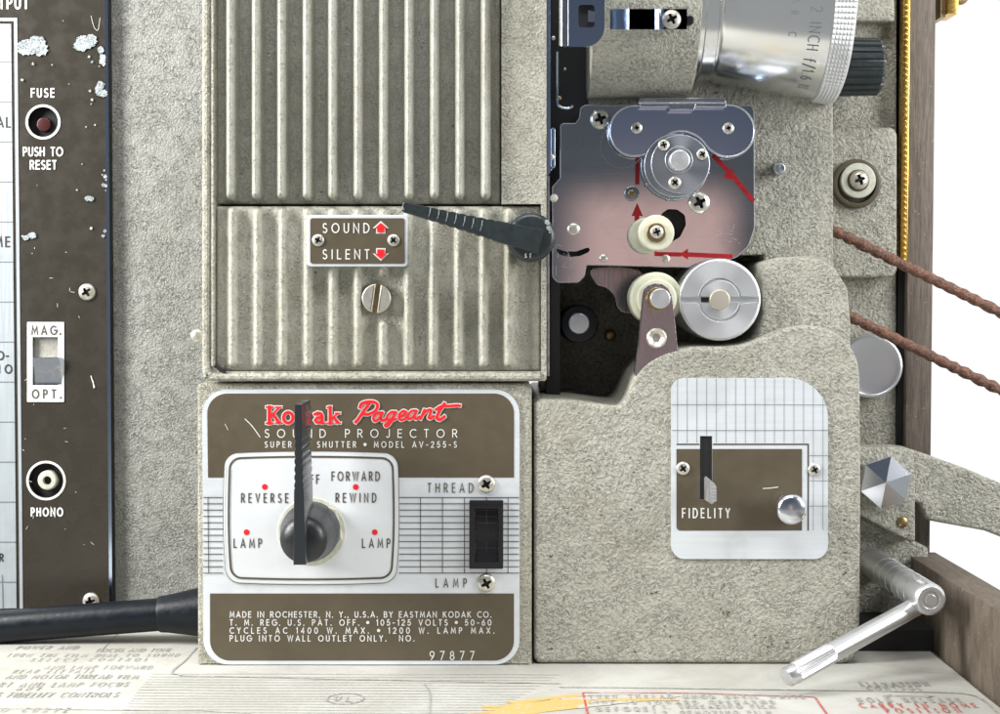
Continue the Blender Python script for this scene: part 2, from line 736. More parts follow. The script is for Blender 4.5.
G = {
    'A': (.78, [[(0, 0), (.39, 1), (.78, 0)], [(.14, .3), (.64, .3)]]),
    'B': (.58, [[(0, 0), (0, 1), (.28, 1)] + A_(.28, .76, .24, .24, 90, -90) + [(0, .52)], [(.28, .52)] + A_(.3, .26, .28, .26, 90, -90) + [(0, 0)]]),
    'C': (.76, [A_(.5, .5, .5, .5, 55, 305, 16)]),
    'D': (.72, [[(0, 0), (0, 1), (.24, 1)] + A_(.24, .5, .48, .5, 90, -90, 14) + [(0, 0)]]),
    'E': (.5, [[(.5, 1), (0, 1), (0, 0), (.5, 0)], [(0, .52), (.46, .52)]]),
    'F': (.48, [[(.48, 1), (0, 1), (0, 0)], [(0, .52), (.44, .52)]]),
    'G': (.84, [A_(.5, .5, .5, .5, 50, 360, 18) + [(.58, .5)]]),
    'H': (.64, [[(0, 0), (0, 1)], [(.64, 0), (.64, 1)], [(0, .52), (.64, .52)]]),
    'I': (.02, [[(.01, 0), (.01, 1)]]),
    'J': (.40, [[(.38, 1), (.38, .22)] + A_(.18, .22, .2, .22, 0, -150, 8)]),
    'K': (.62, [[(0, 0), (0, 1)], [(.58, 1), (.03, .46)], [(.2, .6), (.62, 0)]]),
    'L': (.46, [[(0, 1), (0, 0), (.46, 0)]]),
    'M': (.88, [[(0, 0), (.1, 1), (.44, .2), (.78, 1), (.88, 0)]]),
    'N': (.70, [[(0, 0), (0, 1), (.70, 0), (.70, 1)]]),
    'O': (.98, [A_(.49, .5, .49, .5, 90, 450, 24)]),
    'P': (.54, [[(0, 0), (0, 1), (.28, 1)] + A_(.28, .73, .26, .27, 90, -90) + [(0, .46)]]),
    'Q': (.98, [A_(.49, .5, .49, .5, 90, 450, 24), [(.6, .25), (.95, -.05)]]),
    'R': (.58, [[(0, 0), (0, 1), (.28, 1)] + A_(.28, .74, .26, .26, 90, -90) + [(0, .48)], [(.26, .48), (.58, 0)]]),
    'S': (.54, [A_(.28, .75, .24, .25, 40, 270, 10) + A_(.27, .25, .27, .25, 90, -145, 12)[1:]]),
    'T': (.56, [[(0, 1), (.56, 1)], [(.28, 1), (.28, 0)]]),
    'U': (.62, [[(0, 1), (0, .3)] + A_(.31, .3, .31, .3, 180, 360, 10) + [(.62, 1)]]),
    'V': (.74, [[(0, 1), (.37, 0), (.74, 1)]]),
    'W': (1.08, [[(0, 1), (.27, 0), (.54, 1), (.81, 0), (1.08, 1)]]),
    'X': (.66, [[(0, 0), (.66, 1)], [(0, 1), (.66, 0)]]),
    'Y': (.64, [[(0, 1), (.32, .5), (.64, 1)], [(.32, .5), (.32, 0)]]),
    '0': (.62, [A_(.31, .5, .31, .5, 90, 450, 20)]),
    '1': (.20, [[(0, .82), (.18, 1), (.18, 0)]]),
    '2': (.56, [A_(.28, .73, .27, .27, 165, -30, 10) + [(0, 0), (.56, 0)]]),
    '4': (.62, [[(.48, 0), (.48, 1), (0, .27), (.62, .27)]]),
    '5': (.56, [[(.50, 1), (.14, 1), (.07, .56)] + A_(.27, .32, .29, .32, 115, -150, 12)]),
    '6': (.58, [A_(.29, .3, .29, .3, 90, 450, 16), [(.03, .42), (.12, .66), (.42, 1)]]),
    '7': (.54, [[(0, 1), (.54, 1), (.14, 0)]]),
    '8': (.54, [A_(.27, .75, .22, .25, 90, 450, 14), A_(.27, .26, .27, .26, 90, 450, 14)]),
    '9': (.58, [A_(.29, .7, .29, .3, 90, 450, 16), [(.55, .58), (.46, .34), (.16, 0)]]),
    '3': (.54, [A_(.27, .75, .24, .25, 150, -90, 10), A_(.27, .26, .27, .26, 90, -150, 10)]),
    '.': (.06, [[(.0, .03), (.06, .03)]]),
    ',': (.08, [[(.06, .06), (0, -.14)]]),
    '-': (.34, [[(0, .42), (.34, .42)]]),
    '/': (.5, [[(0, -.15), (.5, 1.1)]]),
    'f': (.42, [A_(.36, .8, .16, .2, 60, 180, 6) + [(.12, -.1)], [(.02, .55), (.4, .55)]]),
    '{': (.22, [[(.22, 1.15), (.12, 1.05), (.12, .6), (0, .5), (.12, .4), (.12, -.05), (.22, -.15)]]),
    '*': (.2, [A_(.1, .5, .1, .1, 90, 450, 10)]),
    ' ': (.42, []),
}


class Ink:
    """flat strokes and patches in a plane, built as one thin mesh"""

    def __init__(s):
        s.strips = []          # (list of (left, right) pairs) or polygon
        s.marks = []
        s.gap = 16
        s.n = 0

    def line(s, pts, w, closed=False, mi=0, ext=True):
        pts = [Vector(p) for p in pts]
        q = [pts[0]]
        for p in pts[1:]:
            if (p - q[-1]).length > 1e-5:
                q.append(p)
        pts = q
        if closed and (pts[0] - pts[-1]).length < 1e-5:
            pts.pop()
        m = len(pts)
        if m < 2:
            return
        L = []
        for i in range(m):
            if closed:
                a, b = pts[i] - pts[i - 1], pts[(i + 1) % m] - pts[i]
            else:
                a = pts[i] - pts[i - 1] if i else pts[1] - pts[0]
                b = pts[i + 1] - pts[i] if i < m - 1 else a
            a.normalize()
            b.normalize()
            n1, n2 = Vector((-a.y, a.x)), Vector((-b.y, b.x))
            nn = n1 + n2
            if nn.length < 1e-3:
                nn = n1
            nn.normalize()
            k = max(nn.dot(n1), .38)
            p = pts[i].copy()
            if not closed and ext:
                if i == 0:
                    p -= b * (w * .35)
                if i == m - 1:
                    p += a * (w * .35)
            L.append((p + nn * (w / 2 / k), p - nn * (w / 2 / k)))
        if closed:
            L.append(L[0])
        s.strips.append(('s', L, mi))

    def poly(s, pts, mi=0):
        s.strips.append(('p', [Vector(p) for p in pts], mi))

    def dot(s, x, y, r, mi=0, n=20):
        s.poly(circ(x, y, r, n), mi)

    def text(s, txt, x0, x1, yb, h, w, sx=1.0, mi=0, sgn=-1, slant=0.0):
        """letters from x0 to x1 on baseline yb; sgn=-1: the vertical axis runs down, as in the photo"""
        ws = [G[c][0] * h * sx for c in txt]
        gap = (x1 - x0 - sum(ws)) / max(1, len(txt) - 1)
        x = x0
        n0 = len(s.strips)
        for c, cw in zip(txt, ws):
            for st in G[c][1]:
                pts = [(x + p[0] * h * sx + slant * p[1] * h, yb + sgn * p[1] * h) for p in st]
                if c in '.*' and len(st) > 1:
                    cx = sum(p[0] for p in pts) / len(pts)
                    cy = sum(p[1] for p in pts) / len(pts)
                    if c == '.':
                        s.poly([(cx - w * .6, cy - w * .6), (cx + w * .6, cy - w * .6), (cx + w * .6, cy + w * .6), (cx - w * .6, cy + w * .6)], mi)
                    else:
                        s.dot(cx, cy, h * .3, mi)
                    continue
                s.line(pts, w, mi=mi)
            x += cw + gap
        s.marks.append((n0, len(s.strips)))

    def build(s, name, mats, parent, fn, label=None):
        """every printed line of text becomes a mesh of its own, other marks stay together"""
        used = set()
        full = s.strips
        out = None
        for a, b in s.marks:
            used |= set(range(a, b))
            s.strips = full[a:b]
            out = s.build1(name, mats, parent, fn, label)
        rest = [q for i, q in enumerate(full) if i not in used]
        nm = name if not s.marks else 'printed_mark'
        if rest:
            box_ = []
            for kind, L, mi in rest:
                P2 = [q for pr_ in L for q in pr_] if kind == 's' else L
                box_.append((min(q[0] for q in P2), max(q[0] for q in P2), min(q[1] for q in P2), max(q[1] for q in P2)))
            lab = list(range(len(rest)))

            def root(i):
                while lab[i] != i:
                    i = lab[i]
                return i
            for i, a in enumerate(box_):
                for j in range(i):
                    b = box_[j]
                    if max(a[0] - b[1], b[0] - a[1]) < s.gap and max(a[2] - b[3], b[2] - a[3]) < s.gap:
                        lab[root(i)] = root(j)
            groups = {}
            for i in range(len(rest)):
                groups.setdefault(root(i), []).append(rest[i])
            groups = list(groups.values())
            if len(groups) > 12:
                groups = [rest]
            for g in groups:
                s.strips = g
                out = s.build1(nm, mats, parent, fn, label)
        return out

    def build1(s, name, mats, parent, fn, label=None):
        bm = BM()
        for i, (kind, L, mi) in enumerate(s.strips):
            lay = (i % 30) * .012 + mi * .0
            if kind == 's':
                vs = [(bm.verts.new(fn(a.x, a.y, lay + q * .004)), bm.verts.new(fn(b.x, b.y, lay + q * .004))) for q, (a, b) in enumerate(L)]
                for (a, b), (c, d) in zip(vs, vs[1:]):
                    f = bm.faces.new((a, b, d, c))
                    f.material_index = mi
            else:
                f = bm.faces.new([bm.verts.new(fn(p.x, p.y, lay)) for p in L])
                f.material_index = mi
        return mk(name, bm, mats, parent, 80, label)


def onplane(Y):
    return lambda u, v, lay: P(u, v, Y) + Vector((0, -lay, 0))


# ================================================================== THE CASE
case = thing('wooden_case', 'aged brown wooden carrying case with low front rim and brass trim around the machine', 'case', (0, 0, FLOOR - 12))
XW = 455.0
bm = BM()
def box(bm, x0, x1, y0, y1, z0, z1, mi=0, bev=0.0):
    vs = [bm.verts.new((x, y, z)) for x in (x0, x1) for y in (y0, y1) for z in (z0, z1)]
    fs = []
    for q in ((0, 1, 3, 2), (4, 6, 7, 5), (0, 4, 5, 1), (2, 3, 7, 6), (0, 2, 6, 4), (1, 5, 7, 3)):
        fs.append(bm.faces.new([vs[i] for i in q]))
    if bev:
        es = list({e for f in fs for e in f.edges})
        g = bmesh.ops.bevel(bm, geom=es, offset=bev, segments=2, affect='EDGES', profile=.5)
        for f in g['faces']:
            f.material_index = mi
    for f in fs:
        if f.is_valid:
            f.material_index = mi
box(bm, -620, XW - .5, -420, 420, FLOOR - 12, FLOOR - 1.0)
mk('floor_board', bm, 'wood_dark', case)
bm = BM()
box(bm, XW, XW + 36, -420, 181, FLOOR - 12, FLOOR + 84, bev=1.5)
mk('low_side_board', bm, 'wood_dark', case)
bm = BM()
box(bm, XW + 1, XW + 30, 182, 420, FLOOR - 12, 420, bev=2.0)
mk('tall_side_board', bm, 'wood', case)
bm = BM()
box(bm, XW - 22, XW - .5, 240, 420, FLOOR, 420)
mk('gap_shade_block', bm, 'black', case)  # black block added as the shade in the gap beside the column
bm = BM()
box(bm, XW - 6, XW + .8, 192, 239, FLOOR, 420)
mk('gap_shade_edge', bm, 'black', case)  # thin black slab added, carries the gap's shade forward
# brass trim: a bar with beads
bm = BM()
xt = P(905.5, 100, 175).x
box(bm, xt - 3.5, xt + 4.5, 176, 190, P(905, 268, 175).z, 400, bev=.8)
zz = P(905, 266, 172).z
while zz < 380:
    lathe(bm, [(.6, -1.5), (2.3, -.8), (2.8, .4), (1.9, 1.6), (.4, 2.2)], (xt + .5, 175, zz), n=8)
    zz += 6.4
mk('brass_trim', bm, 'brass', case)
bm = BM()
c = P(952, 0, 190)
box(bm, c.x - 6, c.x + 6, 186, 230, c.z - 16, c.z + 60, mi=0, bev=1)
lathe(bm, [(9, 0), (9, 4), (6, 7)], (c.x + 10, 195, c.z + 4), (0, -1, 0), n=20, mi=1)
box(bm, c.x - 12, c.x - 6.3, 192, 230, c.z - 19, c.z + 60, mi=1)
mk('brass_clasp', bm, ['brass', 'brass_dark'], case)

# the printed sheet lining the floor
bm = BM()
nx, ny = 60, 44
x0, x1, y0, y1 = -600, XW - 4, -400, 300
gv = [[bm.verts.new((x0 + (x1 - x0) * i / nx, y0 + (y1 - y0) * j / ny, FLOOR + .30 * math.sin(i * .5) * math.sin(j * .7 + 1))) for i in range(nx + 1)] for j in range(ny + 1)]
for j in range(ny):
    for i in range(nx):
        bm.faces.new((gv[j][i], gv[j][i + 1], gv[j + 1][i + 1], gv[j + 1][i]))
sheet = tag(mk('instruction_sheet', bm, 'paper', None), 'worn cream printed instruction sheet with orange crayon streaks lying on the case floor', 'instruction sheet')


def onfloor(u, v, lay):
    return Vector((u, v, FLOOR + .55 + lay))


def ftext(ink, s, px0, px1, py, hp, w=1.5, mi=0, sx=.8):
    """text on the sheet, placed by where its baseline starts and ends"""
    a, b = PF(px0, py), PF(px1, py)
    top = PF(px0, py - hp)
    ink.text(s, a.x, b.x, a.y, top.y - a.y, w, sx=sx * (12 / max(1, (top.y - a.y))) if False else sx * .45, mi=mi, sgn=1)


def fl(*pts):
    return [tuple(PF(x, y)[:2]) for x, y in pts]


ik = Ink()
ftext(ik, 'POWER AND', 16, 76, 649.5, 3.2, 1.6)
ftext(ik, 'FOCUS AND TONE', 96, 170, 652, 3.2, 1.2)
ftext(ik, 'TURN THE FILM DIAL TO SOUND', 6, 178, 657, 3, 1.1)
ftext(ik, 'SELECT CONTROL', 30, 146, 661.5, 3, 1.1)
ftext(ik, 'AND LAMP FORWARD', 44, 150, 669.5, 3.4, 1.1)
ftext(ik, 'REAR ELEVATE', 12, 92, 673.5, 3.4, 1.2)
ftext(ik, 'AND MOTOR THREAD FILM', 5, 136, 679, 3.8, 1.5)
ftext(ik, 'START AND LAMP FOCUS', -26, 126, 687, 4.2, 1.5)
ftext(ik, 'ANY', 16, 38, 690.5, 3.2, 1.7)
ftext(ik, 'AS FIDELITY CONTROLS', -14, 116, 697.5, 4.6, 1.8)
ftext(ik, 'TO CURVE', -10, 66, 712.5, 4, 1.8)
ftext(ik, 'TURN THREAD KNOB UNTIL WHITE', 590, 805, 699, 3.5, 1.5)
ftext(ik, 'LINE IS TOWARD OPERATOR', 590, 775, 704.5, 3.5, 1.5)
ftext(ik, 'BEFORE', 598, 648, 711.5, 4, 1.7)
ftext(ik, '1. THREADING FILM', 664, 775, 709, 3.6, 1.6)
ftext(ik, '2. REMOVING FILM', 664, 772, 715, 3.6, 1.6)
ik.line(fl((656, 705), (653, 706), (655, 716)), 1.2)
ftext(ik, 'ELEVATION', 862, 930, 686.5, 3.8, 1.6)
ftext(ik, 'CONTROL', 869, 922, 690.5, 3.4, 1.6)
ftext(ik, 'HOLD RELEASE', 860, 962, 702.5, 4.2, 2.0)
ik.line(fl((886, 696.3), (934, 696.6)), 1.6)
ik.poly(fl((882, 696.2), (891, 694.5), (890, 697.8)))
ik.poly(fl((934, 696.7), (924, 695), (925, 698)))
ik.line(fl((-20, 709), (200, 711), (250, 714)), 1.4)
cu = smooth_path([(560, 687.5), (700, 689), (800, 690.5), (900, 692), (950, 693), (972, 695.5), (985, 702), (1003, 719)], 5)
ik.line(fl(*cu), 2.2)
ik.build('grey_print', 'ink_grey', sheet, onfloor)
ik = Ink()
for k in range(15):
    y = 674 + k * 2.75
    xa = 172 - k * 2.2
    ik.line(fl((xa - 20, y + .3 * math.sin(k)), (560 - 5 * k, y + 1.2)), 1.1)
ik.line(fl(*smooth_path([(197, 648), (185, 661), (172, 672), (180, 675), (220, 677), (560, 684)], 5)), 1.8)
c = PF(345, 699)
ik.line([(c.x + 17 * math.cos(a / 12 * PI), c.y + 18 * math.sin(a / 12 * PI)) for a in range(24)], 1.8, closed=True)
ik.text('U', c.x - 9, c.x - 3, c.y - 6, 14, 1.8, sx=.5, sgn=1)
ik.text('L', c.x + 2, c.x + 7, c.y - 10, 14, 1.8, sx=.6, sgn=1)
ik.line(fl(*smooth_path([(424, 684), (430, 695), (429, 714)], 5)), 1.0)
ik.line(fl((100, 652), (118, 634)), 1.2)
ik.build('pale_rules', 'ink_pale', sheet, onfloor)
ik = Ink()
ik.line(fl((589, 720), (583, 693), (700, 693.5), (815, 697.5), (828, 716)), 1.9)
ftext(ik, 'CARRY IN HOME', 862, 978, 708, 4.2, 1.5)
ftext(ik, 'POSITION', 888, 962, 713, 4.2, 1.5)
ik.build('red_print', 'ink_red', sheet, onfloor)
ik = Ink()
for (a, b, w, mi, o) in (((520, 704), (585, 697), 8, 1, 0), ((560, 700), (665, 697), 6, 0, 1), ((575, 706), (650, 698), 4, 0, 2), ((500, 709), (590, 702), 10, 1, 3),
                         ((585, 696), (640, 694), 4, 0, 4), ((610, 701), (670, 700), 5, 1, 5), ((480, 716), (560, 707), 9, 1, 6)):
    for q in range(3):
        dx, dy = random.uniform(-14, 14), random.uniform(-1.6, 1.6)
        pts = [(a[0] + (b[0] - a[0]) * t / 8 + dx, a[1] + (b[1] - a[1]) * t / 8 + dy + random.uniform(-.5, .5)) for t in range(9)]
        ik.line(fl(*pts), w * random.uniform(.8, 1.7), mi=mi)
ik.build('crayon_streak', ['stain', 'stain2'], sheet, lambda u, v, lay: Vector((u, v, FLOOR + .42 + lay * .3)))

# ================================================================== THE PROJECTOR
pr = thing('film_projector', 'grey crinkle-enamel film projector with ribbed cover and control panels, standing in the wooden case', 'film projector', (0, 80, FLOOR))

# ---- back housing (left)
bm = BM()
prism(bm, rect(-120, -60, 260, 630, 6), 188, 400, 4)
mk('rear_housing', bm, 'enamel_fine', pr)
bm = BM()
prism(bm, [(-120, 622), (240, 622), (240, 640), (-120, 640)], 210, 400)
mk('base_skirt', bm, 'black', pr)

# ---- amplifier panel
YA = 177
bm = BM()
holes = [circ(43, 122, 15, 36), circ(46, 480.5, 17, 36), rect(32.5, 337, 58, 385)]
holed(bm, [(-40, -40), (105.5, -40), (110.8, 608), (-38, 612)], holes, YA, 4)
amp = mk('amplifier_panel', bm, 'dark_brown', pr)
bm = BM()
prism(bm, [(104.3, -40), (107.5, -40), (112.3, 608), (109.2, 608)], YA - 1.2, YA + 14)
mk('edge_strip', bm, 'chrome_blue', amp)
bm = BM()
prism(bm, [(107.6, -40), (109, -40), (113.6, 610), (112.4, 610)], YA + 2, YA + 15)
mk('gasket', bm, 'black', amp)
pl = onplane(YA - .6)
bm = BM()
prism(bm, [(-40, 24), (11, 24), (16.5, 608), (-40, 610)], YA - .7, YA)
sg = mk('scale_panel', bm, 'silver_dim', amp)
ik = Ink()
ik.line([(-40, 19.5), (15.5, 19.5), (21.3, 608)], 3.2)
ik.build('silver_border', 'silver_dim', amp, pl)
ik = Ink()
for k in range(15):
    y = 62 + 40 * k
    ik.line([(-40, y), (11.3 + k * .35, y)], .8)
ik.line([(2.2, 575), (3, 608)], .8)
ik.build('scale_lines', 'print_line', amp, onplane(YA - 1.0))
ik = Ink()
ik.text('TONAL', -31, 10, 127, 9.5, 1.5, .8)
ik.text('VOLUME', -42, 9.5, 246.5, 9.5, 1.5, .8)
ik.text('RO', -16, 3.5, 359.5, 8, 1.5, .8)
ik.text('-', 6, 9, 359.5, 8, 1.5, .8)
ik.text('RADIO', -32, 11.5, 373, 8, 1.5, .8)
ik.text('OR', -14, 3, 561, 7, 1.5, .8)
ik.build('scale_lettering', 'print_dark', amp, onplane(YA - 1.1))
ik = Ink()
ik.text('OUTPUT', -20, 28, 8.5, 11, 2.0, .68)
ik.text('FUSE', 31.5, 54, 97, 8.2, 1.5, .72)
ik.text('PUSH TO', 23.5, 62.5, 155.8, 8.2, 1.5, .72)
ik.text('RESET', 30.5, 56, 169, 8.2, 1.5, .72)
ik.text('PHONO', 31.5, 62.5, 515.8, 7.6, 1.7, .66)
ik.line(circ(43, 122, 16.3, 40), 2.4, closed=True)
ik.line(circ(46, 480.5, 18.6, 40), 2.4, closed=True)
# light scuffs
for _ in range(26):
    x, y = random.uniform(22, 100), random.uniform(10, 560)
    a = random.uniform(0, PI)
    l = random.uniform(.5, 4)
    ik.line([(x, y), (x + l * math.cos(a), y + l * math.sin(a))], .35)
ik.line([(82, 374), (93, 381), (94, 388)][1:], 1.0)
ik.line([(91, 376), (94.5, 387)], 1.0)
ik.line(smooth_path([(91, 16), (94, 27), (98, 30), (100, 18)], 4), .4)
ik.build('lettering', 'print_white', amp, pl)
bm = BM()
holed(bm, rect(27, 322, 64, 402, .8), [rect(32.5, 337, 58, 385)], YA - 1.0, .8)
mk('switch_plate', bm, 'silver', amp)
ik = Ink()
ik.text('MAG.', 32, 60.5, 334.3, 8, 1.6, .78)
ik.text('OPT.', 32.5, 61, 398, 8, 1.6, .78)
ik.build('switch_lettering', 'print_brown', amp, onplane(YA - 1.2))
bm = BM()
prism(bm, rect(31.5, 337, 59, 386), YA + 5, YA + 12, 0, mi=0)
s0 = P(45, 370, YA)
# curved slide button
prof = []
x0, x1 = P(31.2, 0, YA).x, P(57.3, 0, YA).x
zt, zb = P(0, 357, YA).z, P(0, 384, YA).z
N = 14
ra = []
for k in range(N + 1):
    t = k / N
    z = zt + (zb - zt) * t
    y = YA + 4 - 9 - 3.5 * math.cos((t * 1.15) * PI * .9)
    ra.append((bm.verts.new((x0, y, z)), bm.verts.new((x1, y, z)), bm.verts.new((x0, YA + 8, z)), bm.verts.new((x1, YA + 8, z))))
for a, b in zip(ra, ra[1:]):
    for q in ((a[0], a[1], b[1], b[0]), (a[0], b[0], b[2], a[2]), (a[1], a[3], b[3], b[1])):
        bm.faces.new(q).material_index = 1
for a in (ra[0], ra[-1]):
    bm.faces.new((a[0], a[1], a[3], a[2])).material_index = 1
mk('slide_switch', bm, ['nickel', 'chrome'], amp, 30)
bm = BM()
disc(bm, 43, 122, 190, 186, 16, .5, mi=0)
disc(bm, 43.5, 124.5, 187, 181.5, 7.2, 1.5, mi=1)
mk('fuse_button', bm, ['black', 'fuse_red'], amp)
bm = BM()
disc(bm, 46, 480.5, 190, 186, 17.5, .5, mi=0)
disc(bm, 47, 480.5, 186, 175, 9.8, 2, hole=4.4, mi=1)
disc(bm, 47, 480.5, 186, 182, 4.8, .5, mi=0)
mk('phono_socket', bm, ['black', 'cream_dull'], amp)
screw('screw', 87, 292, YA - .5, 8.6, amp, 35)
screw('screw', 91, 601, YA - .5, 8.6, amp, 10)


def flakes(ink, cx, cy, w, h, n):
    """ragged chips: a few large patches and a fringe of crumbs"""
    for q in range(max(3, n // 5)):
        big = q < max(2, n // 12)
        x = cx + random.uniform(-.38, .38) * w * (1 if not big else .75)
        y = cy + random.uniform(-.40, .40) * h * (1.1 if not big else .7)
        r = (min(w, h) * random.uniform(.32, .48)) if big else random.uniform(.5, 1.5)
        m = 26 if big else 9
        ex = random.uniform(1.0, 1.7) if w > h else 1.0
        ink.poly([(x + ex * r * random.uniform(.72, 1.12) * math.cos(2 * PI * k / m), y + r * random.uniform(.72, 1.12) * math.sin(2 * PI * k / m)) for k in range(m)])


ik = Ink()
flakes(ik, 33, 46, 30, 16, 90)
flakes(ik, 20, 46, 10, 6, 10)
flakes(ik, 87, 43, 20, 13, 60)
flakes(ik, 102, 56, 8, 24, 46)
flakes(ik, 101, 88, 9, 20, 60)
flakes(ik, 104, 180, 6, 28, 40)
flakes(ik, 89, 197, 7, 7, 10)
flakes(ik, 28, 236, 22, 7, 26)
flakes(ik, 104, 236, 4, 26, 14)
for (x, y, r) in ((33, 64, 1.5), (52, 65, 1), (22, 80, 1.6), (89, 57, 1.5), (92, 62, 1.5), (90, 91, 1.5), (92, 100, 1.8), (91, 104, 1), (86, 127, 1), (95, 125, 1), (77, 190, 1.2), (91, 228, 1.8), (69, 84, .8), (82, 164, .9)):
    ik.poly([(x + r * random.uniform(.6, 1.1) * math.cos(2 * PI * k / 8), y + r * random.uniform(.6, 1.1) * math.sin(2 * PI * k / 8)) for k in range(8)])
ik.build('paint_flakes', 'flake', amp, lambda u, v, lay: P(u, v, YA - 1.5) + Vector((0, -lay * 2, 0)))

# ---- ribbed cover housing
YC = -6
bm = BM()
out = fillet([(203, -60), (546.5, -60), (546.5, 381), (203, 381)], [0, 0, 3, 9])
inn = [(215, -40), (215, 366), (220, 366.5), (220.5, 371.5), (541, 371.5), (541, 204), (501.5, 204), (501.5, -40)]
holed(bm, out, [inn], YC + 1, 180)
# rounded bright lip along the left side and the bottom
def lip(pts, r, Y):
    tube(bm, [P(x, y, Y) for x, y in pts], r, 10)
lip(smooth_path([(206.5, -50), (206.5, 200), (206.5, 360), (210, 374), (222, 377), (300, 377), (540, 377)], 5), 4.2, YC + 2)
lip([(213, -50), (213, 366)], 1.6, YC - 0)
mk('cover_frame', bm, 'enamel_box', pr)
bm = BM()
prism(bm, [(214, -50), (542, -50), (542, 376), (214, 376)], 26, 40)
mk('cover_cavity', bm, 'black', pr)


def ribs(name, x0, x1, y0, y1, Y, centers, depth, rtop, rbot, breaks, mat, tops=3.2, side=4.5, flat_from=None, curve=0.0):
    """cover plate pressed into vertical ribs with rounded ends"""
    bm = BM()
    xs = [x0 + (x1 - x0) * i / int((x1 - x0) / .9) for i in range(int((x1 - x0) / .9) + 1)]
    ys = []
    y = y0
    while y < y1:
        ys.append(y)
        near = min([abs(y - e) for e in [rtop, rbot] + [b for q in breaks for b in q[1:]]] + [abs(y - y0), abs(y - y1)])
        y += 1.2 if near < 14 else 6
    ys.append(y1)

    def hgt(x, y):
        h = 0
        for c in centers:
            segs = [(rtop, rbot)]
            for (bc, a, b) in breaks:
                if abs(bc - c) < 1:
                    segs = [(rtop, a), (b, rbot)]
            for a, b in segs:
                a2, b2 = a + tops, b - tops
                if b2 <= a2:
                    continue
                dy = max(a2 - y, y - b2, 0)
                d = math.hypot(x - c, dy)
                v = 0
                t = d / tops
                if t < 1:
                    v += (1 - side) * (math.sqrt(1 - t ** 2.2) if t < .93 else math.sqrt(1 - .93 ** 2.2) * (1 - t) / .07)
                if d < 11.5:
                    v += side * (.5 + .5 * math.cos(PI * d / 11.5))
                h = max(h, v)
        e = min(x - x0, x1 - x, (y - y0), (y1 - y), 3) / 3
        return h * depth - 2.5 * (1 - math.sqrt(max(0, 1 - (1 - e) ** 2)))

    g = [[bm.verts.new(P(x, y, Y) + Vector((0, -hgt(x, y), 0))) for x in xs] for y in ys]
    for a, b in zip(g, g[1:]):
        for i in range(len(xs) - 1):
            bm.faces.new((a[i], a[i + 1], b[i + 1], b[i]))
    # rim folded back
    rim = g[0] + [r[-1] for r in g[1:]] + g[-1][-2::-1] + [r[0] for r in g[-2:0:-1]]
    back = [bm.verts.new(v.co + Vector((0, 12, 0))) for v in rim]
    for i in range(len(rim)):
        j = (i + 1) % len(rim)
        bm.faces.new((rim[i], rim[j], back[j], back[i]))
    return mk(name, bm, mat, pr, 80)


up = [233.8 + 25.15 * k for k in range(11)]
ribs('upper_ribbed_cover', 215.8, 500.5, -48, 204, YC + 15, up, 25, -80, 201, [], 'enamel_vent', 5.8, .22)
lo = [233.5 + 25.0 * k for k in range(12)]
ribs('lower_ribbed_cover', 215.8, 540.5, 206.2, 371, YC + 7, lo, 10.5, 208, 367, [(383.5, 276, 321)], 'enamel_rib', 4.5, .25)
bm = BM()
prism(bm, [(214, 365), (219, 366), (221, 369), (226, 372), (226, 374), (219, 371.5), (216, 368), (214, 368)], YC - .5, YC + 12)
mk('hinge_gap', bm, 'black', pr)
# right end face of the cover: steel strip
bm = BM()
prism(bm, [(547, -60), (550.5, -60), (550.5, 172), (549, 174), (547, 174)], -2, 60)
mk('gate_rail', bm, 'chrome_blue', pr)
bm = BM()
prism(bm, [(547.3, 176), (549.6, 176), (549.6, 376), (547.3, 376)], 2, 60)
mk('lower_rail', bm, 'chrome', pr)
rivet('rivet', 197.5, 336, 30, 7, pr, 'nickel')
# frame screw + sound/silent plate
bm = BM()
prism(bm, rect(307, 215, 407.5, 266.5, 4), -15.0, 0, .6, mi=0)
prism(bm, rect(310.2, 218.2, 404.6, 263.6, 2.4), -15.6, -14, 0, mi=1)
sp = mk('sound_plate', bm, ['silver', 'brown'], pr)
ik = Ink()
ik.text('SOUND', 323, 369, 232.6, 9, 1.25, .78)
ik.text('SILENT', 323, 369, 258.8, 9, 1.25, .78)
def arrow(ink, cx, cy, s, d, mi):
    ink.poly([(cx, cy - d * 6.2 * s), (cx + 7.6 * s, cy + d * .6 * s), (cx + 4.4 * s, cy + d * .6 * s), (cx + 4.4 * s, cy + d * 5.6 * s),
              (cx - 4.4 * s, cy + d * 5.6 * s), (cx - 4.4 * s, cy + d * .6 * s), (cx - 7.6 * s, cy + d * .6 * s)], mi)
arrow(ik, 380.8, 227.6, 1.08, 1, 0)
arrow(ik, 380.8, 254.2, 1.08, -1, 0)
ik.build('lettering', 'print_white', sp, onplane(-15.9))
ik = Ink()
arrow(ik, 380.8, 227.8, .82, 1, 0)
arrow(ik, 380.8, 254.0, .82, -1, 0)
ik.build('arrows', 'red', sp, onplane(-16.5))
screw('screw', 318.2, 240.3, -15.4, 6.3, sp, 60)
screw('screw', 393.6, 240.3, -15.4, 6.3, sp, 40)
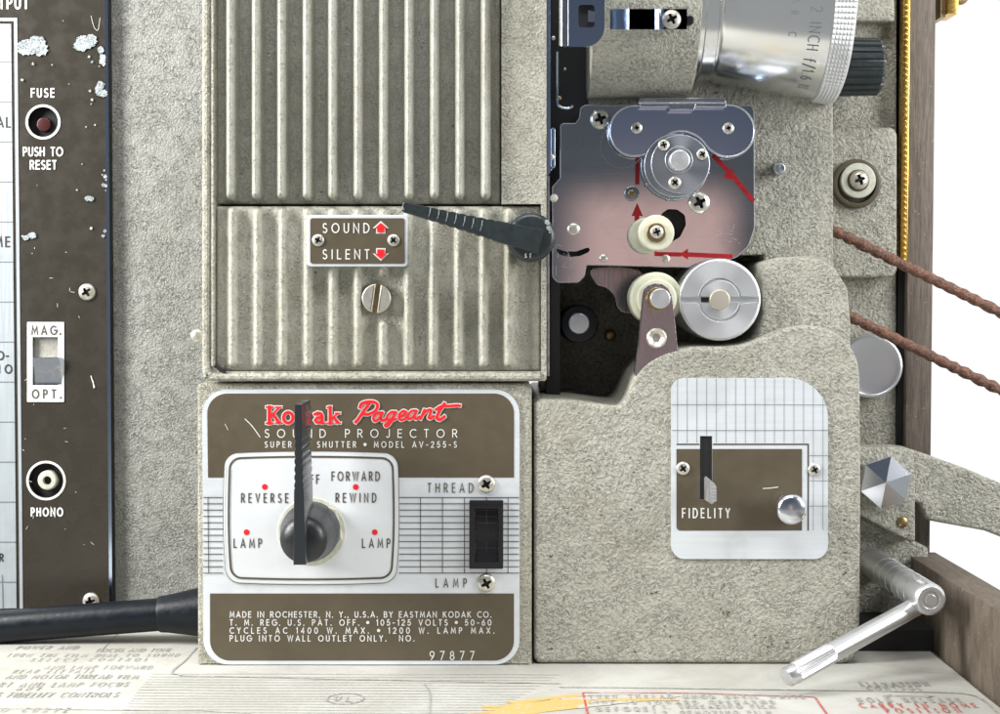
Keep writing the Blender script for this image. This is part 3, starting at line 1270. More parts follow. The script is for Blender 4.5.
# big slotted screw
bm = BM()
disc(bm, 376.3, 298.5, 0, -5, 15, 1.0, mi=1)
for sg_ in (-1, 1):
    arc = [(2.5 * sg_, -math.sqrt(14.6 ** 2 - 2.5 ** 2))] + [(sg_ * 14.6 * math.cos(R(a)), 14.6 * math.sin(R(a))) for a in range(-72, 73, 8)] + [(2.5 * sg_, math.sqrt(14.6 ** 2 - 2.5 ** 2))]
    rot = R(8)
    arc = [(376.3 + x * math.cos(rot) - y * math.sin(rot), 298.5 + x * math.sin(rot) + y * math.cos(rot)) for x, y in arc]
    prism(bm, arc, -10, 0, 1.4, mi=0)
mk('slotted_screw', bm, ['nickel', 'brass_dark'], pr)

# ---- sound lever
def fin(bm, a, b, wa, wb, Yf, Yb, notches, mi=0, amp_=1.1, start=.12, end=.55):
    """a fin from a to b (pixels) with scalloped grip edges"""
    a, b = Vector(a), Vector(b)
    d = (b - a)
    L = d.length
    d.normalize()
    n = Vector((-d.y, d.x))
    N = 90
    left, right = [], []
    for i in range(N + 1):
        t = i / N
        w = wa + (wb - wa) * t
        if start < t < end:
            w -= amp_ * (1 - abs(math.sin((t - start) / (end - start) * notches * PI))) * 1.0
        p = a + d * (L * t)
        left.append(tuple(p + n * w / 2))
        right.append(tuple(p - n * w / 2))
    pts = left + right[::-1]
    prism(bm, pts, Yf, Yb, .8, 2, mi=mi)


bm = BM()
disc(bm, 531, 237, -10, -50, 24.5, 6, mi=0, n=56)
disc(bm, 531.5, 236.5, -4, -12, 20, 1, mi=0)
sl = mk('sound_lever', bm, ['knob'], pr)
bm = BM()
fin(bm, (403, 206.5), (541, 242), 9.5, 25, -62, -38, 7, amp_=2.2, start=.18, end=.66)
mk('lever_fin', bm, 'knob', sl)
ik = Ink()
dv = Vector((138, 35.5)).normalized()
nv = Vector((-dv.y, dv.x))
for k in range(7):
    p = Vector((403, 206.5)) + dv * (27 + k * 8.9)
    w = 4.7 + .25 * k
    ik.line([tuple(p - nv * w), tuple(p - nv * w * .2 + dv * .6)], .9)  # grey ticks painted as highlights on the notches
    ik.line([tuple(p - nv * w * .2 + dv * .6), tuple(p + nv * w * .7 + dv * .3)], .5)
ik.line([(404, 202.5), (402.5, 206), (404, 210)], .7)
ik.build('notch_glints_and_wear', 'knob_wear_glint', sl, onplane(-62.4))
ik = Ink()
flakes(ik, 546, 222, 12, 5, 14)
flakes(ik, 549, 229, 5, 8, 10)
ik.build('chipped_patch', 'knob_wear_glint', sl, lambda u, v, lay: P(u, v, -50.3) + Vector((0, max(0, math.hypot(u - 531, v - 237) - 17.5) ** 2 * .055 - lay, 0)))
ik = Ink()
ik.text('ST', 525, 531, 257.5, 3.6, .9, .7)
ik.build('engraving', 'print_white', sl, lambda u, v, lay: P(u, v, -50.4) + Vector((0, max(0, math.hypot(u - 531, v - 237) - 17.5) ** 2 * .05 - lay, 0)))

# ---- control box
bm = BM()
prism(bm, fillet([(197, 383), (531.8, 383), (531.8, 667.5), (197.5, 667.5)], [5, 8, 3, 3]), 0, 300, 3.5)
mk('control_box', bm, 'enamel_box', pr)
YP = -2.0
bm = BM()
holed(bm, fillet([(202, 389.5), (519.5, 389.5), (519.5, 664.5), (203.5, 664.5)], [25, 25, 25, 25], 10), [rect(471, 502, 501, 567, 1)], YP, 1.9)
np_ = mk('name_plate', bm, 'silver', pr)
bm = BM()
prism(bm, fillet([(207, 393.5), (514, 393.5), (514, 477.5), (208, 477.5)], [20, 20, 0, 0], 10), YP - .35, YP - .1)
prism(bm, fillet([(210, 593.5), (514, 593.5), (514, 660.5), (210, 660.5)], [0, 0, 20, 20], 10), YP - .35, YP - .1)
mk('brown_fields', bm, 'brown', np_)
ik = Ink()
for k in range(13):
    y = 497.5 + 6.3 * k
    ik.line([(203.2, y), (223, y)], .75, ext=False)
    ik.line([(399, y), (519, y)], .75, ext=False)
for x in (420.5, 442.5, 464.5, 486.5, 508):
    ik.line([(x, 497.5), (x, 573.2)], .75)
ik.line([(208, 497.5), (208.6, 573)], .75)
ik.build('grid_lines', 'print_dark', np_, onplane(YP - .5))
ik = Ink()
ik.text('SOUND PROJECTOR', 265, 457, 437.3, 7.8, 1.0, .95)
ik.text('SUPER-40 SHUTTER * MODEL AV-255-S', 265, 456.5, 447.3, 5.6, .85, .8)
ik.text('MADE IN ROCHESTER, N. Y., U.S.A. BY EASTMAN KODAK CO.', 230, 491, 617.2, 5.5, .95, .86)
ik.text('T. M. REG. U.S. PAT. OFF. * 105-125 VOLTS * 50-60', 230, 491, 625.2, 5.5, .95, .86)
ik.text('CYCLES AC 1400 W. MAX. * 1200 W. LAMP MAX.', 230, 494, 633.2, 5.5, .95, .86)
ik.text('PLUG INTO WALL OUTLET ONLY.  NO.', 230, 414, 641.0, 5.5, .95, .86)
ik.text('97877', 430, 474, 659.6, 8.2, 1.0, .86)
ik.line(smooth_path([(245, 419), (252, 426), (260, 437)], 4), .9)
ik.line([(225, 424), (228, 430)], .5)
ik.build('white_lettering', 'print_white', np_, onplane(YP - .5))
ik = Ink()
ik.text('THREAD', 428, 473, 492.2, 8.8, 1.05, .62)
ik.text('LAMP', 436, 466.5, 587, 8.2, 1.05, .62)
ik.build('panel_lettering', 'print_brown', np_, onplane(YP - .5))

# the two red words; each letter drawn twice, white edge under red
def serif_k(x, y, h):
    return [([(x + 3.4, y), (x + 3.4, y - h)], 3.5), ([(x, y - .5), (x + 7.4, y - .5)], 1.5), ([(x, y - h + .5), (x + 7.4, y - h + .5)], 1.5),
            ([(x + 13, y - h + 1), (x + 4.5, y - h * .42)], 2.0), ([(x + 7, y - h * .55), (x + 13, y - 1)], 3.2),
            ([(x + 9.6, y - h + .5), (x + 15.5, y - h + .5)], 1.4), ([(x + 9.6, y - .5), (x + 16.3, y - .5)], 1.4)]


def ring(x, y, rx, ry):
    return [([(x + rx * math.cos(a / 12 * PI), y + ry * math.sin(a / 12 * PI)) for a in range(25)], 3.0)]


KX, KY = 266, 423.6
st = serif_k(KX, KY, 17)
st += ring(KX + 22.2, KY - 6, 4.7, 5.3)
st += ring(KX + 37.4, KY - 6, 4.7, 5.3) + [([(KX + 41.2, KY), (KX + 41.2, KY - 16.5)], 3.0), ([(KX + 38.4, KY - 16.2), (KX + 42, KY - 16.2)], 1.4)]
ax_ = KX + 47
st += [([(ax_ + 9.3, KY - .3), (ax_ + 9.3, KY - 7.5), (ax_ + 7.6, KY - 10.2), (ax_ + 4.6, KY - 10.8), (ax_ + 1.6, KY - 9.2)], 2.8),
       ([(ax_ + 9, KY - 6.6), (ax_ + 4.2, KY - 5.8), (ax_ + 2, KY - 3.4), (ax_ + 3.6, KY - 1.2), (ax_ + 6.4, KY - 1.2), (ax_ + 9, KY - 3.4)], 2.6), ([(ax_ + 8, KY - .6), (ax_ + 12.8, KY - .6)], 1.3)]
kx = ax_ + 14.2
st += [([(kx + 3, KY), (kx + 3, KY - 16.8)], 3.1), ([(kx, KY - .5), (kx + 6.3, KY - .5)], 1.4), ([(kx, KY - 16.3), (kx + 4.2, KY - 16.3)], 1.4),
       ([(kx + 10.4, KY - 10), (kx + 4, KY - 5)], 1.7), ([(kx + 6.2, KY - 6.6), (kx + 10.8, KY - .9)], 2.8), ([(kx + 8, KY - 10.4), (kx + 13, KY - 10.4)], 1.3), ([(kx + 8.4, KY - .5), (kx + 13.6, KY - .5)], 1.3)]
# script word
def sm(*p):
    return smooth_path(list(p), 6)
st2 = [(sm((355.5, 422), (358, 419.5), (363, 412), (369, 404)), 3.0),
       (sm((360, 407.5), (361.5, 403.8), (367, 401.8), (374, 402), (377.5, 405), (375.5, 410.5), (369, 414), (364.5, 414)), 2.9),
       (sm((381.5, 412.5), (377.5, 413), (373.5, 417.5), (374.5, 420.8), (378, 419.5), (382.5, 412.5)), 2.4), (sm((382.8, 412.5), (380.8, 418), (382.5, 420.8), (386.5, 418.5)), 2.4),
       (sm((395, 412), (391, 412.2), (387, 416.5), (388, 420), (391.5, 418.6), (396, 412)), 2.4), (sm((396, 412), (393, 418), (389.5, 424), (386.5, 426.5), (385, 424.8), (389, 422), (396, 418.8)), 2.1),
       (sm((398.5, 417), (404, 415), (406, 412), (403, 411), (399.5, 414.5), (399.5, 419), (403, 419.8), (408, 416.5)), 2.3),
       (sm((415.5, 410.5), (411.5, 411), (408, 415.5), (409, 419), (412.3, 417.6), (416.8, 410.8)), 2.3), (sm((416.8, 410.8), (414.6, 416), (416, 419), (419.5, 416.5)), 2.3),
       (sm((424.5, 409.8), (420.5, 418.8)), 2.6), (sm((422, 415.5), (427, 410.5), (431, 409.8), (430.5, 413), (428.6, 417.4), (430.8, 418.4), (434, 416)), 2.4),
       (sm((444.5, 403.5), (439, 412), (437, 418), (440, 419.6), (444.5, 416.5)), 2.9), (sm((436, 409.5), (441.5, 406.2), (448.5, 406), (456, 405.4), (460, 405.6)), 2.6)]
for nm, S_ in (('word_outline', 1.9), ('red_word', 0)):
    ik = Ink()
    for pts, w in st + st2:
        ik.line(pts, w + S_ + .15)
        if S_ or True:
            for e in (pts[0], pts[-1]):
                if w > 2.0 and (pts, w) in st2:
                    ik.dot(e[0], e[1], (w + S_) / 2, n=10)
    ik.build(nm, 'red' if not S_ else 'print_white', np_, onplane(YP - (.5 if S_ else 1.2)))

# dial plate
bm = BM()
dl = [(226, 453), (311, 449.8), (396, 452.5), (399.5, 517), (395, 581), (311, 585.5), (229, 582.5), (223, 517)]
def bulge(off=0.0):
    c = (311, 517.5)
    pts = []
    cor = fillet([(225.5, 452.5), (397, 452.5), (395.5, 582), (228, 582)], 14, 8)
    for x, y in cor:
        pts.append((x, y))
    return pts
def dial_outline(d):
    xa0, xa1, ya0, ya1, r = 223.5 + d, 399 - d, 451.5 + d, 584.5 - d, 13 - d * .5
    pts = []
    n = 24
    base = fillet([(xa0, ya0), (xa1, ya0), (xa1, ya1), (xa0, ya1)], r, 8)
    dense = []
    for i in range(len(base)):
        a, b = Vector(base[i]), Vector(base[(i + 1) % len(base)])
        k = max(1, int((b - a).length / 8))
        for j in range(k):
            dense.append(tuple(a + (b - a) * j / k))
    cx, cy = 311, 518
    for x, y in dense:
        u, v = (x - cx) / 88, (y - cy) / 66.5
        x2 = x - u * 2.2 * v * v * (1.6 if v > 0 else .8)
        y2 = y - v * 2.2 * u * u
        pts.append((x2, y2))
    return pts
prism(bm, dial_outline(0), YP - 1.6, YP, .8, 2)
dp = mk('dial_plate', bm, 'dial', np_)
bm_lines = Ink()
bm_lines.line(dial_outline(5.2), 1.9, closed=True)
bm_lines.line(dial_outline(-.2), .7, closed=True)
bm_lines.build('dial_border', 'print_brown', np_, onplane(YP - 1.9))
ik = Ink()
ik.text('REVERSE', 241.5, 288, 502.3, 8.6, 1.2, .58)
ik.text('LAMP', 234, 261.5, 547.4, 8.4, 1.2, .62)
ik.text('OFF', 302, 319, 483.5, 8.6, 1.2, .58)
ik.text('FORWARD', 332, 379.5, 480.5, 8.6, 1.2, .58)
ik.text('REWIND', 336, 376, 502.0, 8.6, 1.2, .58)
ik.text('LAMP', 362.5, 390, 547.4, 8.4, 1.2, .62)
ik.build('dial_lettering', 'print_brown', np_, onplane(YP - 1.9))
ik = Ink()
for x, y in ((264.8, 486.8), (246.5, 532.2), (308.8, 467.6), (355.8, 487.0), (374.8, 532.2)):
    ik.dot(x, y, 2.9)
ik.build('red_dots', 'red', np_, onplane(YP - 1.95))
# collar and selector lever
bm = BM()
disc(bm, 311.5, 531.5, -1, -5, 34.5, 1.5, mi=0, n=56)
hexa = [(313 + 31 * math.cos(R(60 * k + 18)), 530.5 + 31 * math.sin(R(60 * k + 18))) for k in range(6)]
prism(bm, hexa, -11, -3, 1.2, 2, mi=0)
sel = mk('selector_lever', bm, ['cream_dull'], pr)
bm = BM()
cc = P(302.5, 541, -76)
c0 = Vector((cc.x, 0, cc.z))
pf = [(29, 8), (29, 24)] + [(28 - 5 * (k / 6), 24 + 42 * k / 6) for k in range(1, 7)] + [(23 * math.cos(R(15 * k)), 66 + 13 * math.sin(R(15 * k))) for k in range(1, 6)]
lathe(bm, pf, c0, n=56)
mk('lever_hub', bm, 'hub_black', sel)
bm = BM()
# notched blade: scallops on both sides, front edge stepping back over the hub
fin(bm, (298, 404.5), (299.5, 565), 6.8, 12.5, -94, -28, 7, amp_=2.6, start=.18, end=.53)
mk('lever_fin', bm, 'lever_gloss', sel)
ik = Ink()
ik.line([(295.2, 405), (301.2, 404.2)], .8)
for k in range(7):
    y = 434 + k * 8
    ik.line([(295.2, y), (302, y + .4)], .35)  # pale lines painted as highlights across the grip notches
ik.build('notch_glints_and_wear', 'knob_wear_glint', sel, onplane(-92.4))

# rocker switch and screws on the name plate
bm = BM()
holed(bm, rect(469.3, 500.5, 503.2, 568.8, 1.2), [rect(474.8, 508.5, 498.5, 562, .8)], YP - 5.5, 6)
prism(bm, [(470.5, 503), (502, 503), (502, 504.4), (470.5, 504.4)], YP - 6.2, YP - 5)
rs = mk('rocker_switch', bm, 'black_gloss', np_)
bm = BM()
xa, xb = P(475.6, 0, 0).x, P(497.8, 0, 0).x
prof = [(508, -.8), (520, -2.2), (535, -3.6), (548, -1.8), (559, -5.5), (562.5, -5.3), (563, -.6)]
rows = [(bm.verts.new((xa, y, P(0, z, y).z)), bm.verts.new((xb, y, P(0, z, y).z))) for z, y in prof]
for a, b in zip(rows, rows[1:]):
    bm.faces.new((a[0], a[1], b[1], b[0]))
mk('rocker_button', bm, 'black_gloss', np_)
screw('screw', 486.3, 484, YP - .3, 9.3, np_, 30)
screw('screw', 486.3, 583, YP - .3, 9.5, np_, 45 - 20)

# ---- gate area, left channel
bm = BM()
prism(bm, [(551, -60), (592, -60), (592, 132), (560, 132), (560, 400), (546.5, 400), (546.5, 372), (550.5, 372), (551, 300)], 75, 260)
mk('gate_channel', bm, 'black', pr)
bm = BM()
# rolled-edge latch bracket with a square window
holed(bm, fillet([(563, -60), (604.5, -60), (604.5, 47), (563, 47)], [0, 0, 24, 2], 8), [rect(578.5, 5, 594.5, 27.5, 3)], -62, 3)
lb = mk('latch_bracket', bm, 'chrome_blue', pr)
bm = BM()
s = sc(20)
tube(bm, [P(565, -60, -57), P(565, 46.5, -57)], 5.8, 20)
mk('rolled_edge', bm, 'chrome', lb)
bm = BM()
prism(bm, [(577, 3), (596, 3), (596, 29), (577, 29)], -57.5, -56, mi=0)
prism(bm, [(588, 10), (595, 12), (595, 22), (588, 22)], -60.5, -57, mi=1)
mk('window_tab', bm, ['black', 'chrome'], lb)
bm = BM()
tube(bm, [P(x, y, 50) for x, y in smooth_path([(557.5, 52), (557.5, 80), (557.5, 102), (560.5, 107), (568, 108.5), (573, 106)], 5)], 1.6, 8)
mk('film_guide', bm, 'chrome', pr)
bm = BM()
prism(bm, rect(550.8, 128, 555.2, 168, 1.8), 20, 50, .6)
mk('guide_clip', bm, 'chrome_blue', pr)
rivet('rivet', 551.5, 157, 18, 3, pr)
rivet('rivet', 554, 198, 40, 4, pr, 'cream_dull')
rivet('rivet', 553.5, 38, 30, 2, pr, 'nickel')
rivet('rivet', 565, 69, 60, 1.4, pr, 'nickel')
rivet('rivet', 559.5, 98, 48, 2.0, pr, 'brass_dark')

# ---- gate housing (upper right body)
bm = BM()
prism(bm, fillet([(588, -60), (833.5, -60), (833.5, 345), (764, 345), (764, 255), (588, 255)], [0, 3, 0, 0, 0, 0]), 72, 330, 3)
mk('gate_housing', bm, 'enamel', pr)
bm = BM()
c = P(778, 168, 66)
disc(bm, 780, 168.5, 75, 56, 6.3, 2.0, n=24)
mk('guide_pin', bm, 'satin', pr)
# lens mount cylinder
AX = P(0, -5, 60)
AXC = Vector((0, 60, AX.z))
sL = sc(60)
bm = BM()
X0, X1 = P(587, 0, 60).x, P(690, 0, 60).x
lathe(bm, [(96, X0), (106, X0 + 1), (106, X1 - 5), (104.5, X1 - 1.5), (101, X1), (80, X1 + .2)], AXC, (1, 0, 0), n=90)
mk('lens_mount', bm, 'enamel', pr)
# spring clip on the mount
bm = BM()
def bentstrip(ys, xs_, hh, th=1.4, mi=0):
    """strip bent along x: list of (px, Y)"""
    top, bot = hh
    rows = [(bm.verts.new(P(x, top, Y)), bm.verts.new(P(x, bot, Y))) for x, Y in zip(xs_, ys)]
    fs = [bm.faces.new((a[0], b[0], b[1], a[1])) for a, b in zip(rows, rows[1:])]
    bmesh.ops.solidify(bm, geom=fs, thickness=th)
    for f in bm.faces:
        f.material_index = mi
bentstrip([-44, -50, -57, -60, -60, -57, -50, -49, -49], [610, 624, 625.5, 629, 655, 659, 661, 664, 687], (9, 29.5))
mc = mk('spring_clip', bm, 'chrome_blue', pr, 20)
screw('screw', 671.5, 19.5, -51, 9.6, mc, 25)
bm = BM()
disc(bm, 689.5, 20, -40, -47, 5, 1.5, n=20)
mk('clip_end', bm, 'black_gloss', mc)

# ---- film gate plate
YG = 52
gp = [(561, 124), (576, 124), (580, 118), (581, 108), (586, 105.5), (610, 106), (752, 106), (753.5, 112), (754, 228), (748, 246), (736, 257), (727, 259.5), (694, 267),
      (586, 264.5), (584, 276), (578, 282), (558, 282), (553, 277), (553, 187), (561, 178)]
gpo = fillet(gp, [3, 3, 3, 3, 3, 0, 4, 0, 16, 12, 10, 4, 5, 2, 5, 4, 5, 4, 3, 3], 5)
slot = [(556, 248.5), (559, 249.5), (566, 251.5), (576, 251.5), (586, 248), (588.5, 247.6), (590, 250), (588, 252.5), (580, 256), (570, 257), (562, 255.5), (557, 252.5)]
hole = fillet([(661, 214), (668, 209), (677, 209.5), (685, 215), (686, 225), (680, 237), (670, 243), (658, 240)], 6, 4)
bm = BM()
holed(bm, gpo, [hole, slot], YG, 4)
gate = mk('film_gate_plate', bm, 'gate', pr)
bm = BM()
prism(bm, rect(556, 205, 690, 262), YG + 8, YG + 12)
mk('dark_backing', bm, 'black', gate)
bm = BM()
tube(bm, [P(x, y, YG + 1) for x, y in gpo + [gpo[0]]], .9, 6)
mk('plate_edge_glint', bm, 'alu', gate)  # pale tube added as the bright glint along the plate's rim
ik = Ink()
ik.line([(637.5, 152), (637.3, 183)], 4.2)
ik.line([(636.5, 231), (637, 215)], 4.6)
ik.poly([(631.5, 216), (637.2, 203), (643, 216)])
ik.line([(714, 156), (729, 172)], 4.6)
ik.poly([(722.5, 176.5), (732.5, 167.5), (734.5, 181)][:3])
ik.line([(731, 173.5), (752.5, 200)], 4.6)
ik.line([(731, 256.5), (686, 254.5)], 4.6)
ik.poly([(679.5, 254.2), (688, 248.6), (688, 259.6)])
ik.line([(680, 254.5), (656, 254)], 4.2)
ik.build('red_arrows', 'dull_red', gate, onplane(YG - .5))
ik = Ink()
for _ in range(16):
    x, y = random.gauss(562, 6), random.gauss(258, 9)
    a = random.uniform(0, PI)
    l = random.uniform(2, 8)
    ik.line([(max(556, x), y), (max(556, x + l * math.cos(a)), y + l * math.sin(a))], .35)
for _ in range(14):
    x, y = random.uniform(710, 740), random.uniform(225, 245)
    l = random.uniform(1, 6)
    ik.line([(x, y), (x + l, y + random.uniform(-1, 2))], .35)
ik.build('scratches', 'knob_wear_glint', gate, onplane(YG - .3))
# peanut bracket
pe = []
pe += [(635 + 25.5 * math.cos(R(a)), 131 + 25.5 * math.sin(R(a))) for a in range(60, 271, 10)]
pe += [(728.5 + 26 * math.cos(R(a)), 131 + 26 * math.sin(R(a))) for a in range(-90, 121, 10)]
pe += smooth_path([(709, 149), (700, 138.5), (690, 133), (681, 131.5), (672, 133), (664, 138), (656, 147)], 4)
bm = BM()
prism(bm, pe, YG - 10, YG - .2, .9, 2)
br = mk('shoe_bracket', bm, 'chrome_blue', gate)
bm = BM()
tube(bm, [P(x, y, YG - 9.9) for x, y in pe + [pe[0]]], 1.0, 6)
mk('bracket_edge_glint', bm, 'alu', gate)  # pale tube stands in for the highlight round the bracket
bm = BM()
prism(bm, [(641, 98), (724, 98), (727, 103), (638, 103)], YG - 26, YG - 20, 1)
prism(bm, [(640, 103), (726, 103), (726, 107), (640, 107)], YG - 22, YG - 6, .5)
prism(bm, [(668, 104), (696, 104), (694, 110), (670, 110)], YG - 24, YG - 10, .5)
mk('finger_flange', bm, 'chrome', gate)
screw('rivet', 636.5, 128, YG - 10, 5.8, gate, 5, star=.4)
screw('rivet', 728.3, 128.3, YG - 10, 5.8, gate, 5, star=.4)
screw('screw', 600, 119.3, YG, 10, gate, 20)
screw('screw', 699, 202.8, YG, 11, gate, 25)
rivet('rivet', 573.5, 229.3, YG, 6.5, gate, 'nickel', .45)
bm = BM()
disc(bm, 632, 193.5, YG, YG - 3, 7.5, 1, mi=0)
disc(bm, 632, 193.5, YG, YG - 6, 3.8, 1.5, mi=1)
mk('stud', bm, ['steel', 'brass_dark'], gate)
rivet('rivet', 603.5, 258.3, YG, 4.3, gate)
rivet('rivet', 665.8, 258.6, YG, 4.3, gate)
bm = BM()
lathe(bm, [(22.5 * 1.03, 0), (22.5 * 1.03, .8), (21.3 * 1.03, .8), (21.3 * 1.03, 0)], P(622, 146, YG), n=50, cap=False)
mk('turned_ring', bm, 'steel', gate)
bm = BM()
disc(bm, 675, 166, YG, YG - 7, 34, 1.2, mi=0, n=60)
disc(bm, 676, 165.5, YG - 6, YG - 18, 32, 1.5, mi=0, n=60)
spk = mk('sprocket_drum', bm, 'satin', gate)
bm = BM()
disc(bm, 680.5, 164, YG - 17, YG - 28, 29.6, 1.4, mi=0, n=60)
disc(bm, 679, 160, YG - 27, YG - 30, 14, 1, mi=0)
disc(bm, 680, 160, YG - 28, YG - 44, 10.2, 1.5, mi=1)
mk('sprocket_cap', bm, ['satin', 'alu'], gate)
screw('screw', 663.7, 145, YG - 28, 5.8, gate, 10)
screw('screw', 702.3, 154.4, YG - 28, 5.8, gate, 30)
screw('screw', 674.8, 182.7, YG - 28, 6.4, gate, 40)
bm = BM()
for a in range(0, 360, 45):
    x, y = 675 + 33.5 * math.cos(R(a + 12)), 166 + 33.5 * math.sin(R(a + 12))
    disc(bm, x, y, YG - 2, YG - 8, 1.6, .5, n=8)
mk('sprocket_teeth', bm, 'chrome', gate)
# cream guide roller
bm = BM()
disc(bm, 646.5, 235.5, YG, YG - 12, 18, 3, mi=0)
disc(bm, 656.5, 232.8, YG - 14, YG - 30, 18, 2, mi=0, n=50)
disc(bm, 656.5, 232.8, YG - 29, YG - 32, 10, 1, mi=1)
disc(bm, 652, 234, YG - 10, YG - 16, 14, 1, mi=1)
ro = mk('guide_roller', bm, ['cream', 'brass_dark'], pr)
screw('screw', 656.8, 232, YG - 32, 6.8, ro, 20)

# ---- recess with rollers
bm = BM()
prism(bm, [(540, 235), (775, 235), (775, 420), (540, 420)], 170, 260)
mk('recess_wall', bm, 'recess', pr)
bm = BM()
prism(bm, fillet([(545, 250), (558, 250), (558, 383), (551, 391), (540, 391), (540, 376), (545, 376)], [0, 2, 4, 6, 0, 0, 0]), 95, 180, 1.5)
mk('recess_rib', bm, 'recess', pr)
bm = BM()
prism(bm, smooth_path([(592, 268), (640, 270), (648, 300), (640, 312), (625, 313), (617, 307), (614, 296), (606, 288), (596, 284)], 5, True), 120, 126, 1)
mk('cam_plate', bm, 'arm_metal', pr)
bm = BM()
disc(bm, 579, 324, 170, 100, 19.5, 2.5, mi=0, n=44)
disc(bm, 579, 323.5, 100, 82, 10.5, 1.5, mi=1, n=30)
mk('small_roller', bm, ['black_gloss', 'alu'], pr)
rivet('rivet', 610, 335, 168, 6, pr, 'brass_dark')
bm = BM()
disc(bm, 656.5, 298.5, 60, 22, 26.5, 4, mi=0, n=56)
disc(bm, 657, 299, 22, 12, 20, 2, mi=0, n=56)
mk('pressure_roller', bm, ['cream'], pr)
bm = BM()
arm = [(642.5, 297), (644, 290), (648.5, 285.5), (655, 283.5), (662, 284.2), (668, 288), (672, 295), (674, 310), (678, 349), (678, 362), (640, 385), (634, 372), (638, 345)]
prism(bm, arm, 4, 10, 1, 2)
pa = mk('roller_arm', bm, 'arm_metal', pr)
bm = BM()
disc(bm, 658, 299, 4, 0, 12, 1, mi=1, n=32)
disc(bm, 660.5, 298.5, 2, -12, 10, 1.2, mi=0, n=32)
mk('pivot_pin', bm, ['alu', 'brass_dark'], pa)
bm = BM()
s_ = P(656.5, 338, 3)
lathe(bm, [(10, 0), (10, 2), (8.5, 3.5), (6.4, 2.6), (1.0, -3.5)], s_, n=32)
mk('cup_screw', bm, 'nickel', pa)
# big silver roller
bm = BM()
SX, SY = 720, 299.8
disc(bm, SX, SY, 110, 14, 41, 2, mi=0, n=72)
for sg_ in (1, -1):
    sgm = []
    pts = [(20 * math.cos(R(a)), sg_ * 20 * math.sin(R(a))) for a in range(8, 173, 6)]
    pts = [(SX + x, SY + y) for x, y in pts]
    prism(bm, pts, 11.5, 16, .8, 2, mi=0)
for sg_ in (1, -1):
    pts = [(39 * math.cos(R(a)), sg_ * 39 * math.sin(R(a))) for a in range(4, 177, 4)] + [(21.5 * math.cos(R(a)), sg_ * 21.5 * math.sin(R(a))) for a in range(172, 7, -6)]
    prism(bm, [(SX + x, SY + y) for x, y in pts], 10.8, 16, .8, 2, mi=0)
disc(bm, SX, SY, 18, 6, 10.2, 1.2, mi=1)
prism(bm, [(SX - 19, SY - 2.5), (SX - 10, SY - 2.5), (SX - 10, SY + 2.5), (SX - 19, SY + 2.5)], 13.5, 16, 0, mi=2)
mk('capstan_roller', bm, ['alu_bright', 'pin', 'black'], pr)

# ---- right housings
bm = BM()
prism(bm, fillet([(762, 262), (780, 257), (815, 256), (834, 266), (848, 288), (851, 320), (851, 420), (700, 420), (700, 350), (745, 348), (757, 335), (764, 315)], [6, 12, 22, 18, 20, 8, 0, 0, 0, 8, 8, 10]), 24, 300, 4)
mk('upper_lobe', bm, 'enamel', pr)
lh = [(534, 398), (575, 400), (612, 405.5), (622, 403), (629, 390), (634, 377), (645, 364), (664, 353), (690, 347), (727, 346.5), (748, 343), (770, 334), (790, 327), (812, 325.5), (832, 330),
      (847, 342), (857, 358), (860.5, 378), (861, 500), (858.5, 640), (853, 655), (840, 662.5), (700, 664), (540, 663.5), (534, 658)]
bm = BM()
top = smooth_path(lh[1:18], 3)
pts = [(534, 398)] + top + [(861, 500), (860, 664), (534, 663.5)]
prism(bm, fillet(pts, [7] + [0] * len(top) + [0, 20, 7], 8), 3, 300, 4.5, 5)
fh = mk('front_housing', bm, 'enamel', pr)
ik = Ink()
for (cx, cy, sx_, sy_, n_) in ((726, 612, 7, 3, 9), (560, 556, 14, 5, 10), (655, 592, 8, 2, 5), (548, 640, 6, 12, 8), (770, 640, 30, 8, 12), (600, 470, 40, 40, 12), (845, 560, 5, 50, 12), (620, 650, 50, 5, 10)):
    for _ in range(n_):
        x, y = random.gauss(cx, sx_ * .5), random.gauss(cy, sy_ * .5)
        r = random.uniform(.25, .9)
        ex = random.uniform(1, 2.4)
        ik.poly([(x + ex * r * random.uniform(.6, 1.2) * math.cos(2 * PI * k / 8), y + r * random.uniform(.6, 1.2) * math.sin(2 * PI * k / 8)) for k in range(8)])
ik.build('paint_nicks', 'foot_brown', fh, onplane(2.7))
bm = BM()
prism(bm, [(536, 655), (846, 655), (846, 665), (536, 665)], 14, 300)
mk('base_plate', bm, 'black', pr)

# ---- fidelity plate
YF = 1.2
bm = BM()
holed(bm, fillet([(671, 378), (828, 378), (828, 559), (671, 559)], [13, 40, 14, 14], 10), [rect(700, 436, 712.3, 499.8)], YF, 1.5)
fp = mk('fidelity_plate', bm, 'silver', pr)
bm = BM()
prism(bm, fillet([(676.5, 449), (700, 449), (700, 499.8), (712.3, 499.8), (712.3, 449), (802, 449), (802, 530.5), (676.5, 530.5)], [0, 0, 0, 0, 0, 0, 0, 4]), YF - .35, YF - .05)
mk('brown_field', bm, 'brown', fp)
bm = BM()
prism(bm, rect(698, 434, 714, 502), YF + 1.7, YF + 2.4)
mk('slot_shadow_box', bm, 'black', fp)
ik = Ink()
ik.line([(676.5, 444.3), (699.5, 444.3)], 1.5, ext=False)
ik.line([(712.8, 444.3), (808.2, 444.3), (808.2, 530.5)], 1.5, ext=False)
ik.build('brown_border', 'print_brown', fp, onplane(YF - .2))
ik = Ink()
